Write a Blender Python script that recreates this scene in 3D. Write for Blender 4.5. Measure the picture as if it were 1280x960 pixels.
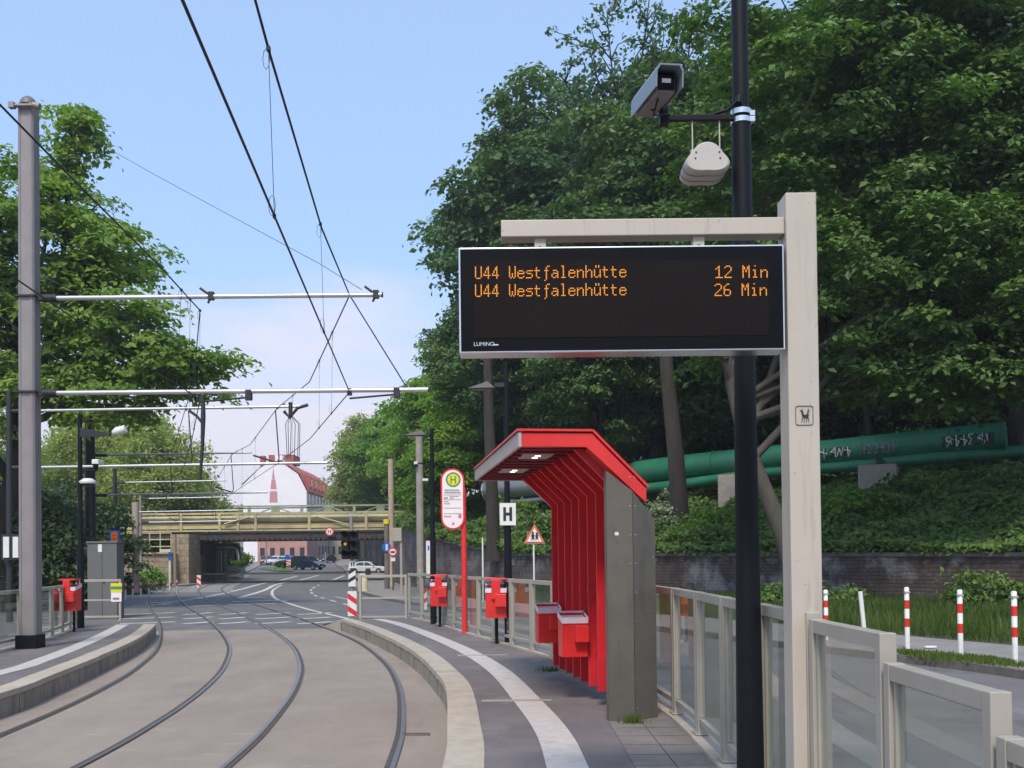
import bpy, math, random
import numpy as np
from math import radians as R, sin, cos, pi, tan, atan2, sqrt
from mathutils import Vector, Matrix

for o in list(bpy.data.objects): bpy.data.objects.remove(o)
C = bpy.context.scene.collection
SC = bpy.context.scene
random.seed(5); rng = np.random.default_rng(7)

# ------------------------------------------------------------------ camera
CAMZ = 1.8; F = 1250.0; PITCH = R(.85); ROLL = .0111; SHY = 200/1280
cam_d = bpy.data.cameras.new("camera"); cam = bpy.data.objects.new("camera", cam_d); C.objects.link(cam)
cam_d.sensor_width = 36; cam_d.lens = F/1280*36; cam_d.shift_y = SHY
cam_d.clip_start = .05; cam_d.clip_end = 3000
cam.matrix_world = Matrix.Translation((0,0,CAMZ)) @ Matrix.Rotation(pi/2+PITCH,4,'X') @ Matrix.Rotation(-ROLL,4,'Z')
SC.camera = cam
SC.render.resolution_x = 1024; SC.render.resolution_y = 768

# ------------------------------------------------------------------ light
SUN_EL = R(52); SUN_AZ = R(190)          # compass bearing of the sun, 0 = +Y, clockwise
SC.view_settings.view_transform = 'Standard'; SC.view_settings.look = 'None'
SC.view_settings.gamma = 1; SC.view_settings.exposure = 0.7; SC.view_settings.use_curve_mapping = False
W = bpy.data.worlds.new("World"); SC.world = W; W.use_nodes = True
nt = W.node_tree; nt.nodes.clear()
def N(t, ty, **k):
    n = t.nodes.new(ty)
    for a, v in k.items(): setattr(n, a, v)
    return n
sky = N(nt,'ShaderNodeTexSky', sky_type='NISHITA', sun_disc=False, sun_elevation=SUN_EL, sun_rotation=SUN_AZ,
        altitude=100, air_density=1.0, dust_density=1.2, ozone_density=1.6)
tc = N(nt,'ShaderNodeTexCoord'); sep = N(nt,'ShaderNodeSeparateXYZ'); nt.links.new(tc.outputs['Generated'], sep.inputs[0])
mp = N(nt,'ShaderNodeMapping'); mp.inputs['Scale'].default_value = (2.2,2.2,9); nt.links.new(tc.outputs['Generated'], mp.inputs[0])
noi = N(nt,'ShaderNodeTexNoise'); noi.inputs['Scale'].default_value = 1.3; noi.inputs['Detail'].default_value = 5; noi.inputs['Roughness'].default_value = .5
nt.links.new(mp.outputs[0], noi.inputs[0])
# cloud bank: strong near the horizon, none higher up
hr = N(nt,'ShaderNodeMapRange'); hr.inputs[1].default_value = .08; hr.inputs[2].default_value = .40; hr.inputs[3].default_value = .34; hr.inputs[4].default_value = -.26
nt.links.new(sep.outputs['Z'], hr.inputs[0])
ad = N(nt,'ShaderNodeMath', operation='ADD'); nt.links.new(noi.outputs[0], ad.inputs[0]); nt.links.new(hr.outputs[0], ad.inputs[1])
cr = N(nt,'ShaderNodeMapRange', interpolation_type='SMOOTHSTEP'); cr.inputs[1].default_value = .40; cr.inputs[2].default_value = .82; cr.inputs[3].default_value = .0; cr.inputs[4].default_value = .9
nt.links.new(ad.outputs[0], cr.inputs[0])
mixc = N(nt,'ShaderNodeMix', data_type='RGBA'); nt.links.new(cr.outputs[0], mixc.inputs[0])
tint = N(nt,'ShaderNodeMix', data_type='RGBA', blend_type='MULTIPLY'); tint.inputs[0].default_value = 1
nt.links.new(sky.outputs[0], tint.inputs[6]); tint.inputs[7].default_value = (.88,.99,1.06,1)
veil = N(nt,'ShaderNodeMix', data_type='RGBA'); veil.inputs[0].default_value = .6   # thin high veil over the whole sky
nt.links.new(tint.outputs[2], veil.inputs[6]); veil.inputs[7].default_value = (2.6,3.7,5.6,1)
nt.links.new(veil.outputs[2], mixc.inputs[6]); mixc.inputs[7].default_value = (4.5,4.2,4.6,1)
bg = N(nt,'ShaderNodeBackground'); bg.inputs[1].default_value = .13
nt.links.new(mixc.outputs[2], bg.inputs[0]); wo = N(nt,'ShaderNodeOutputWorld'); nt.links.new(bg.outputs[0], wo.inputs[0])
sd = bpy.data.lights.new("sun",'SUN'); sd.energy = 2.0; sd.angle = R(12); sd.color = (1,.90,.78)
sun = bpy.data.objects.new("sun", sd); C.objects.link(sun)
dv = Vector((sin(SUN_AZ)*cos(SUN_EL), cos(SUN_AZ)*cos(SUN_EL), sin(SUN_EL)))
sun.rotation_euler = dv.to_track_quat('Z','Y').to_euler()

# ------------------------------------------------------------------ photo measurements -> world points
def ray(x, y):
    a = (x-640)/F; b = -(y-480-SHY*1280)/F; c, s = cos(ROLL), sin(ROLL)
    a2 = a*c+b*s; b2 = -a*s+b*c
    return Vector((a2, cos(PITCH)-b2*sin(PITCH), sin(PITCH)+b2*cos(PITCH)))
def g(x, y, z=0.0):
    v = ray(x,y); t = (z-CAMZ)/v.z; return Vector((v.x*t, v.y*t, z))
def at(x, y, Y):
    v = ray(x,y); t = Y/v.y; return Vector((v.x*t, Y, CAMZ+v.z*t))

# ------------------------------------------------------------------ materials
MATS = {}
def mat(name, col, rough=.6, metal=0, var=.12, scale=6, bump=0, bscale=60, col2=None, mixlo=.45, mixhi=.6, coat=0, scuff=None, detail=6, stretch=None, spec=.5):
    if name in MATS: return MATS[name]
    m = bpy.data.materials.new(name); m.use_nodes = True; t = m.node_tree; b = t.nodes['Principled BSDF']
    b.inputs['Roughness'].default_value = rough; b.inputs['Metallic'].default_value = metal; b.inputs['Coat Weight'].default_value = coat
    b.inputs['Specular IOR Level'].default_value = spec
    tcn = N(t,'ShaderNodeTexCoord'); co = tcn.outputs['Object']
    if stretch:
        q = N(t,'ShaderNodeMapping'); q.inputs['Scale'].default_value = stretch; t.links.new(co, q.inputs[0]); co = q.outputs[0]
    n1 = N(t,'ShaderNodeTexNoise'); n1.inputs['Scale'].default_value = scale; n1.inputs['Detail'].default_value = detail; n1.inputs['Roughness'].default_value = .65
    t.links.new(co, n1.inputs[0])
    mr = N(t,'ShaderNodeMapRange'); mr.inputs[1].default_value = .3; mr.inputs[2].default_value = .7; mr.inputs[3].default_value = 1-var; mr.inputs[4].default_value = 1+var
    t.links.new(n1.outputs[0], mr.inputs[0])
    src = None
    if col2:
        n2 = N(t,'ShaderNodeTexNoise'); n2.inputs['Scale'].default_value = scale*.37; n2.inputs['Detail'].default_value = 8; n2.inputs['Roughness'].default_value = .7; t.links.new(co, n2.inputs[0])
        m2 = N(t,'ShaderNodeMapRange'); m2.inputs[1].default_value = mixlo; m2.inputs[2].default_value = mixhi; t.links.new(n2.outputs[0], m2.inputs[0])
        mx = N(t,'ShaderNodeMix', data_type='RGBA'); t.links.new(m2.outputs[0], mx.inputs[0])
        mx.inputs[6].default_value = (*col,1); mx.inputs[7].default_value = (*col2,1); src = mx.outputs[2]
    if scuff:
        for (sc_,lo,hi,colr,seed) in scuff:
            qq = N(t,'ShaderNodeMapping'); qq.inputs['Scale'].default_value = sc_; qq.inputs['Location'].default_value = (seed,seed*2,0); t.links.new(tcn.outputs['Object'], qq.inputs[0])
            ns = N(t,'ShaderNodeTexNoise'); ns.inputs['Scale'].default_value = 1; ns.inputs['Detail'].default_value = 7; ns.inputs['Roughness'].default_value = .7; t.links.new(qq.outputs[0], ns.inputs[0])
            ms = N(t,'ShaderNodeMapRange'); ms.inputs[1].default_value = lo; ms.inputs[2].default_value = hi; ms.inputs[4].default_value = .75; t.links.new(ns.outputs[0], ms.inputs[0])
            mz = N(t,'ShaderNodeMix', data_type='RGBA'); t.links.new(ms.outputs[0], mz.inputs[0]); mz.inputs[7].default_value = (*colr,1)
            if src: t.links.new(src, mz.inputs[6])
            else: mz.inputs[6].default_value = (*col,1)
            src = mz.outputs[2]
    mm = N(t,'ShaderNodeMix', data_type='RGBA', blend_type='MULTIPLY'); mm.inputs[0].default_value = 1
    if src: t.links.new(src, mm.inputs[6])
    else: mm.inputs[6].default_value = (*col,1)
    t.links.new(mr.outputs[0], mm.inputs[7]); t.links.new(mm.outputs[2], b.inputs['Base Color'])
    if bump:
        n3 = N(t,'ShaderNodeTexNoise'); n3.inputs['Scale'].default_value = bscale; n3.inputs['Detail'].default_value = 4; t.links.new(co, n3.inputs[0])
        bp = N(t,'ShaderNodeBump'); bp.inputs['Strength'].default_value = bump; bp.inputs['Distance'].default_value = .02
        t.links.new(n3.outputs[0], bp.inputs['Height']); t.links.new(bp.outputs[0], b.inputs['Normal'])
    MATS[name] = m; return m
def emat(name, col, s):
    m = bpy.data.materials.new(name); m.use_nodes = True; b = m.node_tree.nodes['Principled BSDF']
    b.inputs['Base Color'].default_value = (*col,1); b.inputs['Emission Color'].default_value = (*col,1); b.inputs['Emission Strength'].default_value = s
    return m
def glassmat(name, tint=(.88,.91,.88), ior=1.5, dirt=.045):
    m = bpy.data.materials.new(name); m.use_nodes = True; t = m.node_tree; t.nodes.clear()
    o = N(t,'ShaderNodeOutputMaterial'); tr = N(t,'ShaderNodeBsdfTransparent'); tr.inputs[0].default_value = (*tint,1)
    gl = N(t,'ShaderNodeBsdfGlossy'); gl.inputs['Roughness'].default_value = .015; gl.inputs[0].default_value = (1,1,1,1)
    fr = N(t,'ShaderNodeFresnel'); fr.inputs[0].default_value = ior
    mx = N(t,'ShaderNodeMixShader'); geo = N(t,'ShaderNodeNewGeometry'); fm = N(t,'ShaderNodeMath', operation='SUBTRACT'); fm.use_clamp = True; t.links.new(fr.outputs[0], fm.inputs[0]); t.links.new(geo.outputs['Backfacing'], fm.inputs[1]); t.links.new(fm.outputs[0], mx.inputs[0]); t.links.new(tr.outputs[0], mx.inputs[1]); t.links.new(gl.outputs[0], mx.inputs[2])
    df = N(t,'ShaderNodeBsdfDiffuse'); df.inputs[0].default_value = (.45,.44,.4,1)
    tcn = N(t,'ShaderNodeTexCoord'); nn = N(t,'ShaderNodeTexNoise'); nn.inputs['Scale'].default_value = 3; nn.inputs['Detail'].default_value = 8; t.links.new(tcn.outputs['Object'], nn.inputs[0])
    mr = N(t,'ShaderNodeMapRange'); mr.inputs[1].default_value = .35; mr.inputs[2].default_value = .75; mr.inputs[3].default_value = dirt*.3; mr.inputs[4].default_value = dirt*1.6; t.links.new(nn.outputs[0], mr.inputs[0])
    m2 = N(t,'ShaderNodeMixShader'); t.links.new(mr.outputs[0], m2.inputs[0]); t.links.new(mx.outputs[0], m2.inputs[1]); t.links.new(df.outputs[0], m2.inputs[2])
    t.links.new(m2.outputs[0], o.inputs[0]); return m
def leafmat(name, c1, c2, trans=.35):
    m = bpy.data.materials.new(name); m.use_nodes = True; t = m.node_tree; t.nodes.clear()
    o = N(t,'ShaderNodeOutputMaterial')
    at_ = N(t,'ShaderNodeAttribute', attribute_name='leaf')
    mx = N(t,'ShaderNodeMix', data_type='RGBA'); t.links.new(at_.outputs['Fac'], mx.inputs[0]); mx.inputs[6].default_value = (*c1,1); mx.inputs[7].default_value = (*c2,1)
    d = N(t,'ShaderNodeBsdfPrincipled'); d.inputs['Roughness'].default_value = .5; d.inputs['Specular IOR Level'].default_value = .35; t.links.new(mx.outputs[2], d.inputs['Base Color'])
    tl = N(t,'ShaderNodeBsdfTranslucent'); 
    hs = N(t,'ShaderNodeMix', data_type='RGBA', blend_type='MULTIPLY'); hs.inputs[0].default_value = 1; hs.inputs[7].default_value = (1.1,1.35,.5,1); t.links.new(mx.outputs[2], hs.inputs[6]); t.links.new(hs.outputs[2], tl.inputs[0])
    ms = N(t,'ShaderNodeMixShader'); ms.inputs[0].default_value = trans; t.links.new(d.outputs[0], ms.inputs[1]); t.links.new(tl.outputs[0], ms.inputs[2])
    t.links.new(ms.outputs[0], o.inputs[0]); return m
def stonemat(name, c1, c2, mortar, sx=1.6, rowh=.3, bump=.6, patch=None, axis='XZ'):
    m = bpy.data.materials.new(name); m.use_nodes = True; t = m.node_tree; b = t.nodes['Principled BSDF']; b.inputs['Roughness'].default_value = .9
    uv = N(t,'ShaderNodeUVMap')
    nz = N(t,'ShaderNodeTexNoise'); nz.inputs['Scale'].default_value = 1.7; t.links.new(uv.outputs[0], nz.inputs[0])
    va = N(t,'ShaderNodeMix', data_type='RGBA'); va.inputs[0].default_value = .06; t.links.new(uv.outputs[0], va.inputs[6]); t.links.new(nz.outputs[1], va.inputs[7])
    br = N(t,'ShaderNodeTexBrick'); br.inputs['Scale'].default_value = 1; br.inputs['Brick Width'].default_value = rowh*sx; br.inputs['Row Height'].default_value = rowh
    br.inputs['Mortar Size'].default_value = .022; br.inputs['Mortar Smooth'].default_value = .4; br.inputs['Color1'].default_value = (*c1,1); br.inputs['Color2'].default_value = (*c2,1); br.inputs['Mortar'].default_value = (*mortar,1)
    t.links.new(va.outputs[2], br.inputs[0])
    n1 = N(t,'ShaderNodeTexNoise'); n1.inputs['Scale'].default_value = 2.2; n1.inputs['Detail'].default_value = 8; n1.inputs['Roughness'].default_value = .75; t.links.new(uv.outputs[0], n1.inputs[0])
    mr = N(t,'ShaderNodeMapRange'); mr.inputs[1].default_value = .3; mr.inputs[2].default_value = .7; mr.inputs[3].default_value = .55; mr.inputs[4].default_value = 1.4; t.links.new(n1.outputs[0], mr.inputs[0])
    mm = N(t,'ShaderNodeMix', data_type='RGBA', blend_type='MULTIPLY'); mm.inputs[0].default_value = 1; t.links.new(br.outputs[0], mm.inputs[6]); t.links.new(mr.outputs[0], mm.inputs[7])
    out = mm.outputs[2]
    if patch:
        n2 = N(t,'ShaderNodeTexNoise'); n2.inputs['Scale'].default_value = .5; n2.inputs['Detail'].default_value = 7; n2.inputs['Roughness'].default_value = .68; t.links.new(uv.outputs[0], n2.inputs[0])
        m2 = N(t,'ShaderNodeMapRange'); m2.inputs[1].default_value = .48; m2.inputs[2].default_value = .58; m2.inputs[4].default_value = .85; t.links.new(n2.outputs[0], m2.inputs[0])
        mx = N(t,'ShaderNodeMix', data_type='RGBA'); t.links.new(m2.outputs[0], mx.inputs[0]); t.links.new(out, mx.inputs[6]); mx.inputs[7].default_value = (*patch,1); out = mx.outputs[2]
    t.links.new(out, b.inputs['Base Color'])
    bp = N(t,'ShaderNodeBump'); bp.inputs['Strength'].default_value = bump; bp.inputs['Distance'].default_value = .05
    t.links.new(br.outputs[1], bp.inputs['Height']); bp.invert = True; t.links.new(bp.outputs[0], b.inputs['Normal'])
    return m

M_cream = mat('cream_paint', (.50,.445,.37), .42, var=.05, scale=2, bump=.05, bscale=200, scuff=[((14,14,1.2),.56,.68,(.40,.35,.29),4),((25,25,25),.63,.67,(.33,.29,.24),6)])
M_fence = mat('fence_metal', (.38,.35,.29), .45, .0, var=.08, scale=4)
M_black = mat('black_paint', (.006,.007,.010), .5, var=.2, scale=8, spec=.2)
M_mast = mat('mast_paint', (.27,.245,.24), .5, .2, var=.1, scale=3)
M_dark = mat('dark_metal', (.035,.036,.04), .5, .3, var=.15)
M_red = mat('red_paint', (.70,.028,.024), .42, var=.12, scale=3, coat=.1, scuff=[((9,9,3),.64,.72,(.50,.035,.03),4)])
M_redfin = mat('red_sheet', (.60,.018,.026), .5, var=.15, scale=3, scuff=[((10,10,2),.62,.72,(.42,.03,.035),2)])
M_steel = mat('brushed_steel', (.15,.135,.11), .42, .35, var=.12, scale=3, scuff=[((5,5,.8),.55,.70,(.11,.10,.085),2),((9,9,9),.68,.72,(.2,.18,.15),3)])
M_steel2 = mat('fascia_steel', (.5,.42,.40), .45, .3, var=.1)
M_chrome = mat('bright_metal', (.7,.7,.7), .25, .9, var=.1)
M_tube = mat('insulated_tube', (.6,.6,.58), .35, .6, var=.08)
M_wire = mat('wire_copper', (.035,.04,.05), .5, .5, var=.1)
M_white = mat('white_paint', (.75,.74,.70), .5, var=.08)
M_bag = mat('bin_liner', (.72,.66,.72), .35, var=.15, scale=12)
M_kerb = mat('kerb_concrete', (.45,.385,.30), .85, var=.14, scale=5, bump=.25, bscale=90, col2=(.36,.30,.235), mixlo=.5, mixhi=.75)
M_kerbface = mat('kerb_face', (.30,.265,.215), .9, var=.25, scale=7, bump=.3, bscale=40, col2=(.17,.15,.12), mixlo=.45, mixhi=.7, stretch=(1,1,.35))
M_bed = mat('track_bed', (.315,.255,.205), .8, var=.10, scale=1.2, bump=.2, bscale=120, scuff=[((1.2,7,1),.58,.68,(.38,.33,.28),3),((2.6,.22,1),.56,.80,(.21,.175,.145),7),((22,22,1),.60,.68,(.15,.13,.11),1)], col2=(.26,.212,.17), mixlo=.4, mixhi=.65, stretch=(1,.5,1))
M_asph = mat('street_asphalt', (.155,.14,.135), .85, scuff=[((.5,.35,1),.56,.58,(.12,.108,.105),5),((2.5,.2,1),.54,.68,(.20,.185,.175),2),((1.5,1.5,1),.60,.66,(.11,.10,.095),8)], var=.15, scale=1.1, bump=.2, bscale=150, col2=(.155,.15,.15), mixlo=.4, mixhi=.65)
M_plat = mat('platform_asphalt', (.175,.15,.145), .85, scuff=[((3,3,1),.57,.64,(.125,.108,.10),5),((30,30,1),.60,.68,(.26,.235,.22),2),((1.1,.8,1),.56,.60,(.205,.18,.17),9)], var=.12, scale=2.5, bump=.25, bscale=260, col2=(.145,.125,.122), mixlo=.4, mixhi=.6)
M_line = mat('line_paint', (.52,.475,.43), .7, scuff=[((6,6,1),.56,.66,(.38,.34,.31),6)], var=.1, scale=9, bump=.1, bscale=100)
M_line2 = mat('worn_line_paint', (.62,.59,.54), .7, var=.2, scale=9, col2=(.30,.28,.26), mixlo=.54, mixhi=.64)
M_pave = mat('paving', (.26,.24,.22), .85, var=.15, scale=2, bump=.2, bscale=90)
M_slab = mat('paving_slab', (.20,.175,.155), .85, var=.15, scale=4, bump=.25, bscale=90)
M_rail = mat('rail_steel', (.19,.155,.13), .6, .3, var=.15, scale=8)
M_groove = mat('rail_groove', (.085,.072,.06), .9, var=.2)
M_railtop = mat('rail_head', (.26,.235,.225), .38, .7, var=.1)
M_bark = mat('bark', (.04,.034,.027), .95, var=.35, scale=3, bump=.8, bscale=14, stretch=(1,1,.25))
M_barkpale = mat('pale_bark', (.085,.075,.058), .95, var=.3, scale=3, bump=.6, bscale=14, stretch=(1,1,.25))
M_earth = mat('earth', (.06,.075,.03), .95, var=.4, scale=.8, col2=(.07,.055,.035))
M_green = mat('pipe_green', (.018,.17,.09), .5, var=.18, scale=2.2, col2=(.035,.15,.095), mixlo=.5, mixhi=.64)
M_pipegrey = mat('pipe_grey', (.25,.27,.27), .35, .5, var=.15)
M_conc = mat('concrete', (.33,.30,.265), .9, var=.18, scale=3, bump=.2, bscale=60)
M_concdark = mat('weathered_concrete', (.16,.145,.125), .9, var=.3, scale=2)
M_yellow = mat('yellow_bridge_paint', (.50,.43,.22), .55, var=.15, scale=1.5, col2=(.36,.30,.17))
M_greenrail = mat('pale_green_paint', (.30,.34,.22), .6, var=.2, scale=1.5)
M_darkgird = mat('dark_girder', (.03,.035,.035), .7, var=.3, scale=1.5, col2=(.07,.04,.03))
M_black2 = mat('signal_black', (.012,.016,.014), .5, var=.2)
M_glassdark = mat('car_glass', (.02,.025,.03), .1, 0, var=.05, spec=.8)
M_tyre = mat('tyre', (.015,.015,.015), .8)
M_glass = glassmat('railing_glass')
M_blue = mat('sign_blue', (.01,.12,.55), .4, var=.05)
M_orange = mat('sign_orange', (.75,.2,.03), .4, var=.05)
M_signwhite = mat('sign_white', (.85,.78,.76), .4, var=.03)
M_signyellow = mat('sign_yellow', (.80,.62,.03), .4, var=.03)
M_signgreen = mat('sign_green', (.03,.28,.10), .4, var=.03)
M_ink = mat('sign_ink', (.02,.02,.025), .5, var=.05)
M_inkgrey = mat('sign_grey_ink', (.25,.22,.23), .5, var=.05)
M_inkred = mat('sign_red_ink', (.70,.16,.20), .5, var=.05)
M_screen = mat('display_screen', (.003,.003,.004), .45, var=.1, spec=.12)
M_screen2 = mat('display_matrix', (.010,.007,.007), .6, var=.1, spec=.1)
M_led = emat('amber_led', (.72,.25,.02), .55)
M_lamp = emat('lit_lamp', (1.0,.9,.8), 2.2)
M_sig = emat('signal_amber', (.7,.32,.05), .5)

# ------------------------------------------------------------------ mesh builder
class MB:
    def __init__(s): s.v=[]; s.f=[]; s.m=[]; s.sm=[]; s.uv=[]
    def add(s, vs, fs, smooth=False, mi=0, uvs=None):
        b = len(s.v); s.v += [tuple(p) for p in vs]
        for k, f in enumerate(fs):
            s.f.append(tuple(b+i for i in f)); s.m.append(mi); s.sm.append(smooth); s.uv.append(uvs[k] if uvs else None)
        return s
    def box(s, c, d, rz=0, M=None, mi=0):
        x,y,z = d[0]/2,d[1]/2,d[2]/2
        vs = [Vector(p) for p in ((-x,-y,-z),(x,-y,-z),(x,y,-z),(-x,y,-z),(-x,-y,z),(x,-y,z),(x,y,z),(-x,y,z))]
        mt = M if M is not None else Matrix.Rotation(rz,4,'Z')
        vs = [mt @ p + Vector(c) for p in vs]
        return s.add(vs, [(0,3,2,1),(4,5,6,7),(0,1,5,4),(1,2,6,5),(2,3,7,6),(3,0,4,7)], mi=mi)
    def tube(s, pts, r, n=8, cap=True, mi=0, smooth=True):
        pts = [Vector(p) for p in pts]; L = len(pts)
        rs = r if isinstance(r,(list,tuple)) else [r]*L
        vs = []; up = None
        for i in range(L):
            d = (pts[min(i+1,L-1)]-pts[max(i-1,0)]); d = d.normalized() if d.length>1e-9 else Vector((0,0,1))
            if up is None: up = Vector((0,0,1)) if abs(d.z)<.9 else Vector((1,0,0))
            a = d.cross(up); 
            if a.length<1e-6: a = d.orthogonal()
            a.normalize(); b = a.cross(d).normalized(); up = b
            for k in range(n):
                t = 2*pi*k/n + pi/n; vs.append(pts[i]+(a*cos(t)+b*sin(t))*rs[i])
        fs = [(i*n+k, i*n+(k+1)%n, (i+1)*n+(k+1)%n, (i+1)*n+k) for i in range(L-1) for k in range(n)]
        s.add(vs, fs, smooth, mi)
        if cap: 
            s.add(vs[:n], [tuple(reversed(range(n)))], False, mi); s.add(vs[-n:], [tuple(range(n))], False, mi)
        return s
    def prism(s, poly, M, depth, mi=0):
        # poly in local XZ plane, extruded along local +Y by depth
        n = len(poly); a = [M @ Vector((p[0],0,p[1])) for p in poly]; b = [M @ Vector((p[0],depth,p[1])) for p in poly]
        return s.add(a+b, [tuple(range(n)), tuple(reversed(range(n,2*n)))]+[(i,i+n,(i+1)%n+n,(i+1)%n) for i in range(n)], mi=mi)
    def sheet(s, L, Rr, mi=0):
        n = len(L); vs = list(L)+list(Rr)
        return s.add(vs, [(i,i+n,i+n+1,i+1) for i in range(n-1)], mi=mi)
    def build(s, name, mats, parent=None, bevel=0, loc=None):
        me = bpy.data.meshes.new(name)
        off = Vector(loc) if loc is not None else None
        vs = [tuple(Vector(p)-off) for p in s.v] if off is not None else s.v
        me.from_pydata(vs, [], s.f); 
        for m in (mats if isinstance(mats,(list,tuple)) else [mats]): me.materials.append(m)
        me.polygons.foreach_set('material_index', s.m); me.polygons.foreach_set('use_smooth', s.sm)
        if any(u for u in s.uv):
            ul = me.uv_layers.new(name='UVMap')
            for p, u in zip(me.polygons, s.uv):
                if u:
                    for li, q in zip(p.loop_indices, u): ul.data[li].uv = q
        o = bpy.data.objects.new(name, me); C.objects.link(o)
        if off is not None: o.location = off
        if parent: o.parent = parent
        if bevel:
            b = o.modifiers.new('bevel','BEVEL'); b.width = bevel; b.segments = 2; b.limit_method = 'ANGLE'
        return o
def tag(o, label=None, cat=None, group=None, kind=None):
    if label: o['label'] = label
    if cat: o['category'] = cat
    if group: o['group'] = group
    if kind: o['kind'] = kind
    return o
def thing(name, label, cat, loc, rz=0, group=None):
    o = bpy.data.objects.new(name, None); C.objects.link(o); o.location = loc; o.rotation_euler = (0,0,rz); o.empty_display_size = .2
    return tag(o, label, cat, group)
def copy_tree(o, parent=None):
    c = o.copy(); C.objects.link(c); c.parent = parent
    for ch in list(o.children): copy_tree(ch, c)
    return c
def struct(mb, name, m, label=None):
    o = mb.build(name, m); o['kind'] = 'structure'
    if label: o['label'] = label
    return o
def disc(cx, cz, r, n=28, y=0): return [(cx+r*cos(2*pi*k/n), cz+r*sin(2*pi*k/n)) for k in range(n)]
def T(x,y,z,rz=0): return Matrix.Translation((x,y,z)) @ Matrix.Rotation(rz,4,'Z')
def catmull(P, n=12):
    P = [np.array(p,float) for p in P]; P = [2*P[0]-P[1]]+P+[2*P[-1]-P[-2]]; out = []
    for i in range(1,len(P)-2):
        for k in range(n):
            t = k/n; out.append(.5*((2*P[i])+(-P[i-1]+P[i+1])*t+(2*P[i-1]-5*P[i]+4*P[i+1]-P[i+2])*t*t+(-P[i-1]+3*P[i]-3*P[i+1]+P[i+2])*t**3))
    out.append(P[-2]); return np.array(out)
def fY(P):
    q = catmull(P); return lambda Y: float(np.interp(Y, q[:,1], q[:,0]))

# ------------------------------------------------------------------ ground, roads, platforms
def gz(Y): return 0 if Y < 95 else min(.018*(Y-95), 2.8)
ys = [-60,0,60,95,110,130,160,200,250,260,1500]; xs = [-900,-60,-20,20,60,900]
m = MB()
for i in range(len(ys)-1):
    for j in range(len(xs)-1):
        m.add([(xs[j],ys[i],gz(ys[i])-.03),(xs[j+1],ys[i],gz(ys[i])-.03),(xs[j+1],ys[i+1],gz(ys[i+1])-.03),(xs[j],ys[i+1],gz(ys[i+1])-.03)],[(0,1,2,3)])
struct(m,'ground',M_earth)
YY = [-8,0,10,20,30,40,50,60,70,80,95,110,130,160,200,240]
kerbS = fY([(8.2,-8),(8.1,6),(7.75,11),(7.3,14.2),(6.7,16.1),(5.9,18),(4.9,20.3),(3.6,24),(-1,33.5),(-4.8,42),(-8.6,56),(-12,75),(-15.5,95),(-22,130),(-30,170),(-38,230),(-44,300)])
leftS = fY([(-12,-8),(-13,10),(-14,20),(-17,30),(-21,42),(-24.5,58),(-25,80),(-29,105),(-34,130),(-44,180),(-52,240)])
m = MB(); Yd = list(np.arange(-8,60,1.0))+list(np.arange(60,245,5.0))
m.sheet([(leftS(y),y,gz(y)) for y in Yd],[(kerbS(y),y,gz(y)) for y in Yd]); struct(m,'road',M_asph)

kerbR = fY([(-.5,-6),(-.5,3),(-.52,7.28),(-.6,9),(-.8,11.78),(-1.08,13.6),(-1.52,15.9),(-2.19,18.62),(-3.33,22.51),(-4.4,25.6),(-5.2,27.6)])
fenR = fY([(1.53,-6),(1.53,3),(1.53,7),(1.53,9.4),(1.27,12),(.59,15.15),(-.08,17.48),(-1.01,20.68),(-1.9,23.96),(-2.84,26.4),(-3.2,27.4)])
kerbL = fY([(-5.6,-2),(-5.75,6),(-5.97,11.65),(-6.21,13.42),(-6.7,16.23),(-7.5,20.13),(-8.7,24.4),(-9.5,26.5)])
fenL = fY([(-8.3,-2),(-8.4,8),(-8.7,15),(-8.88,17.3),(-9.2,19.4),(-10.0,22.5),(-11.0,25.5),(-11.6,27)])
PZ = .30
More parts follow.
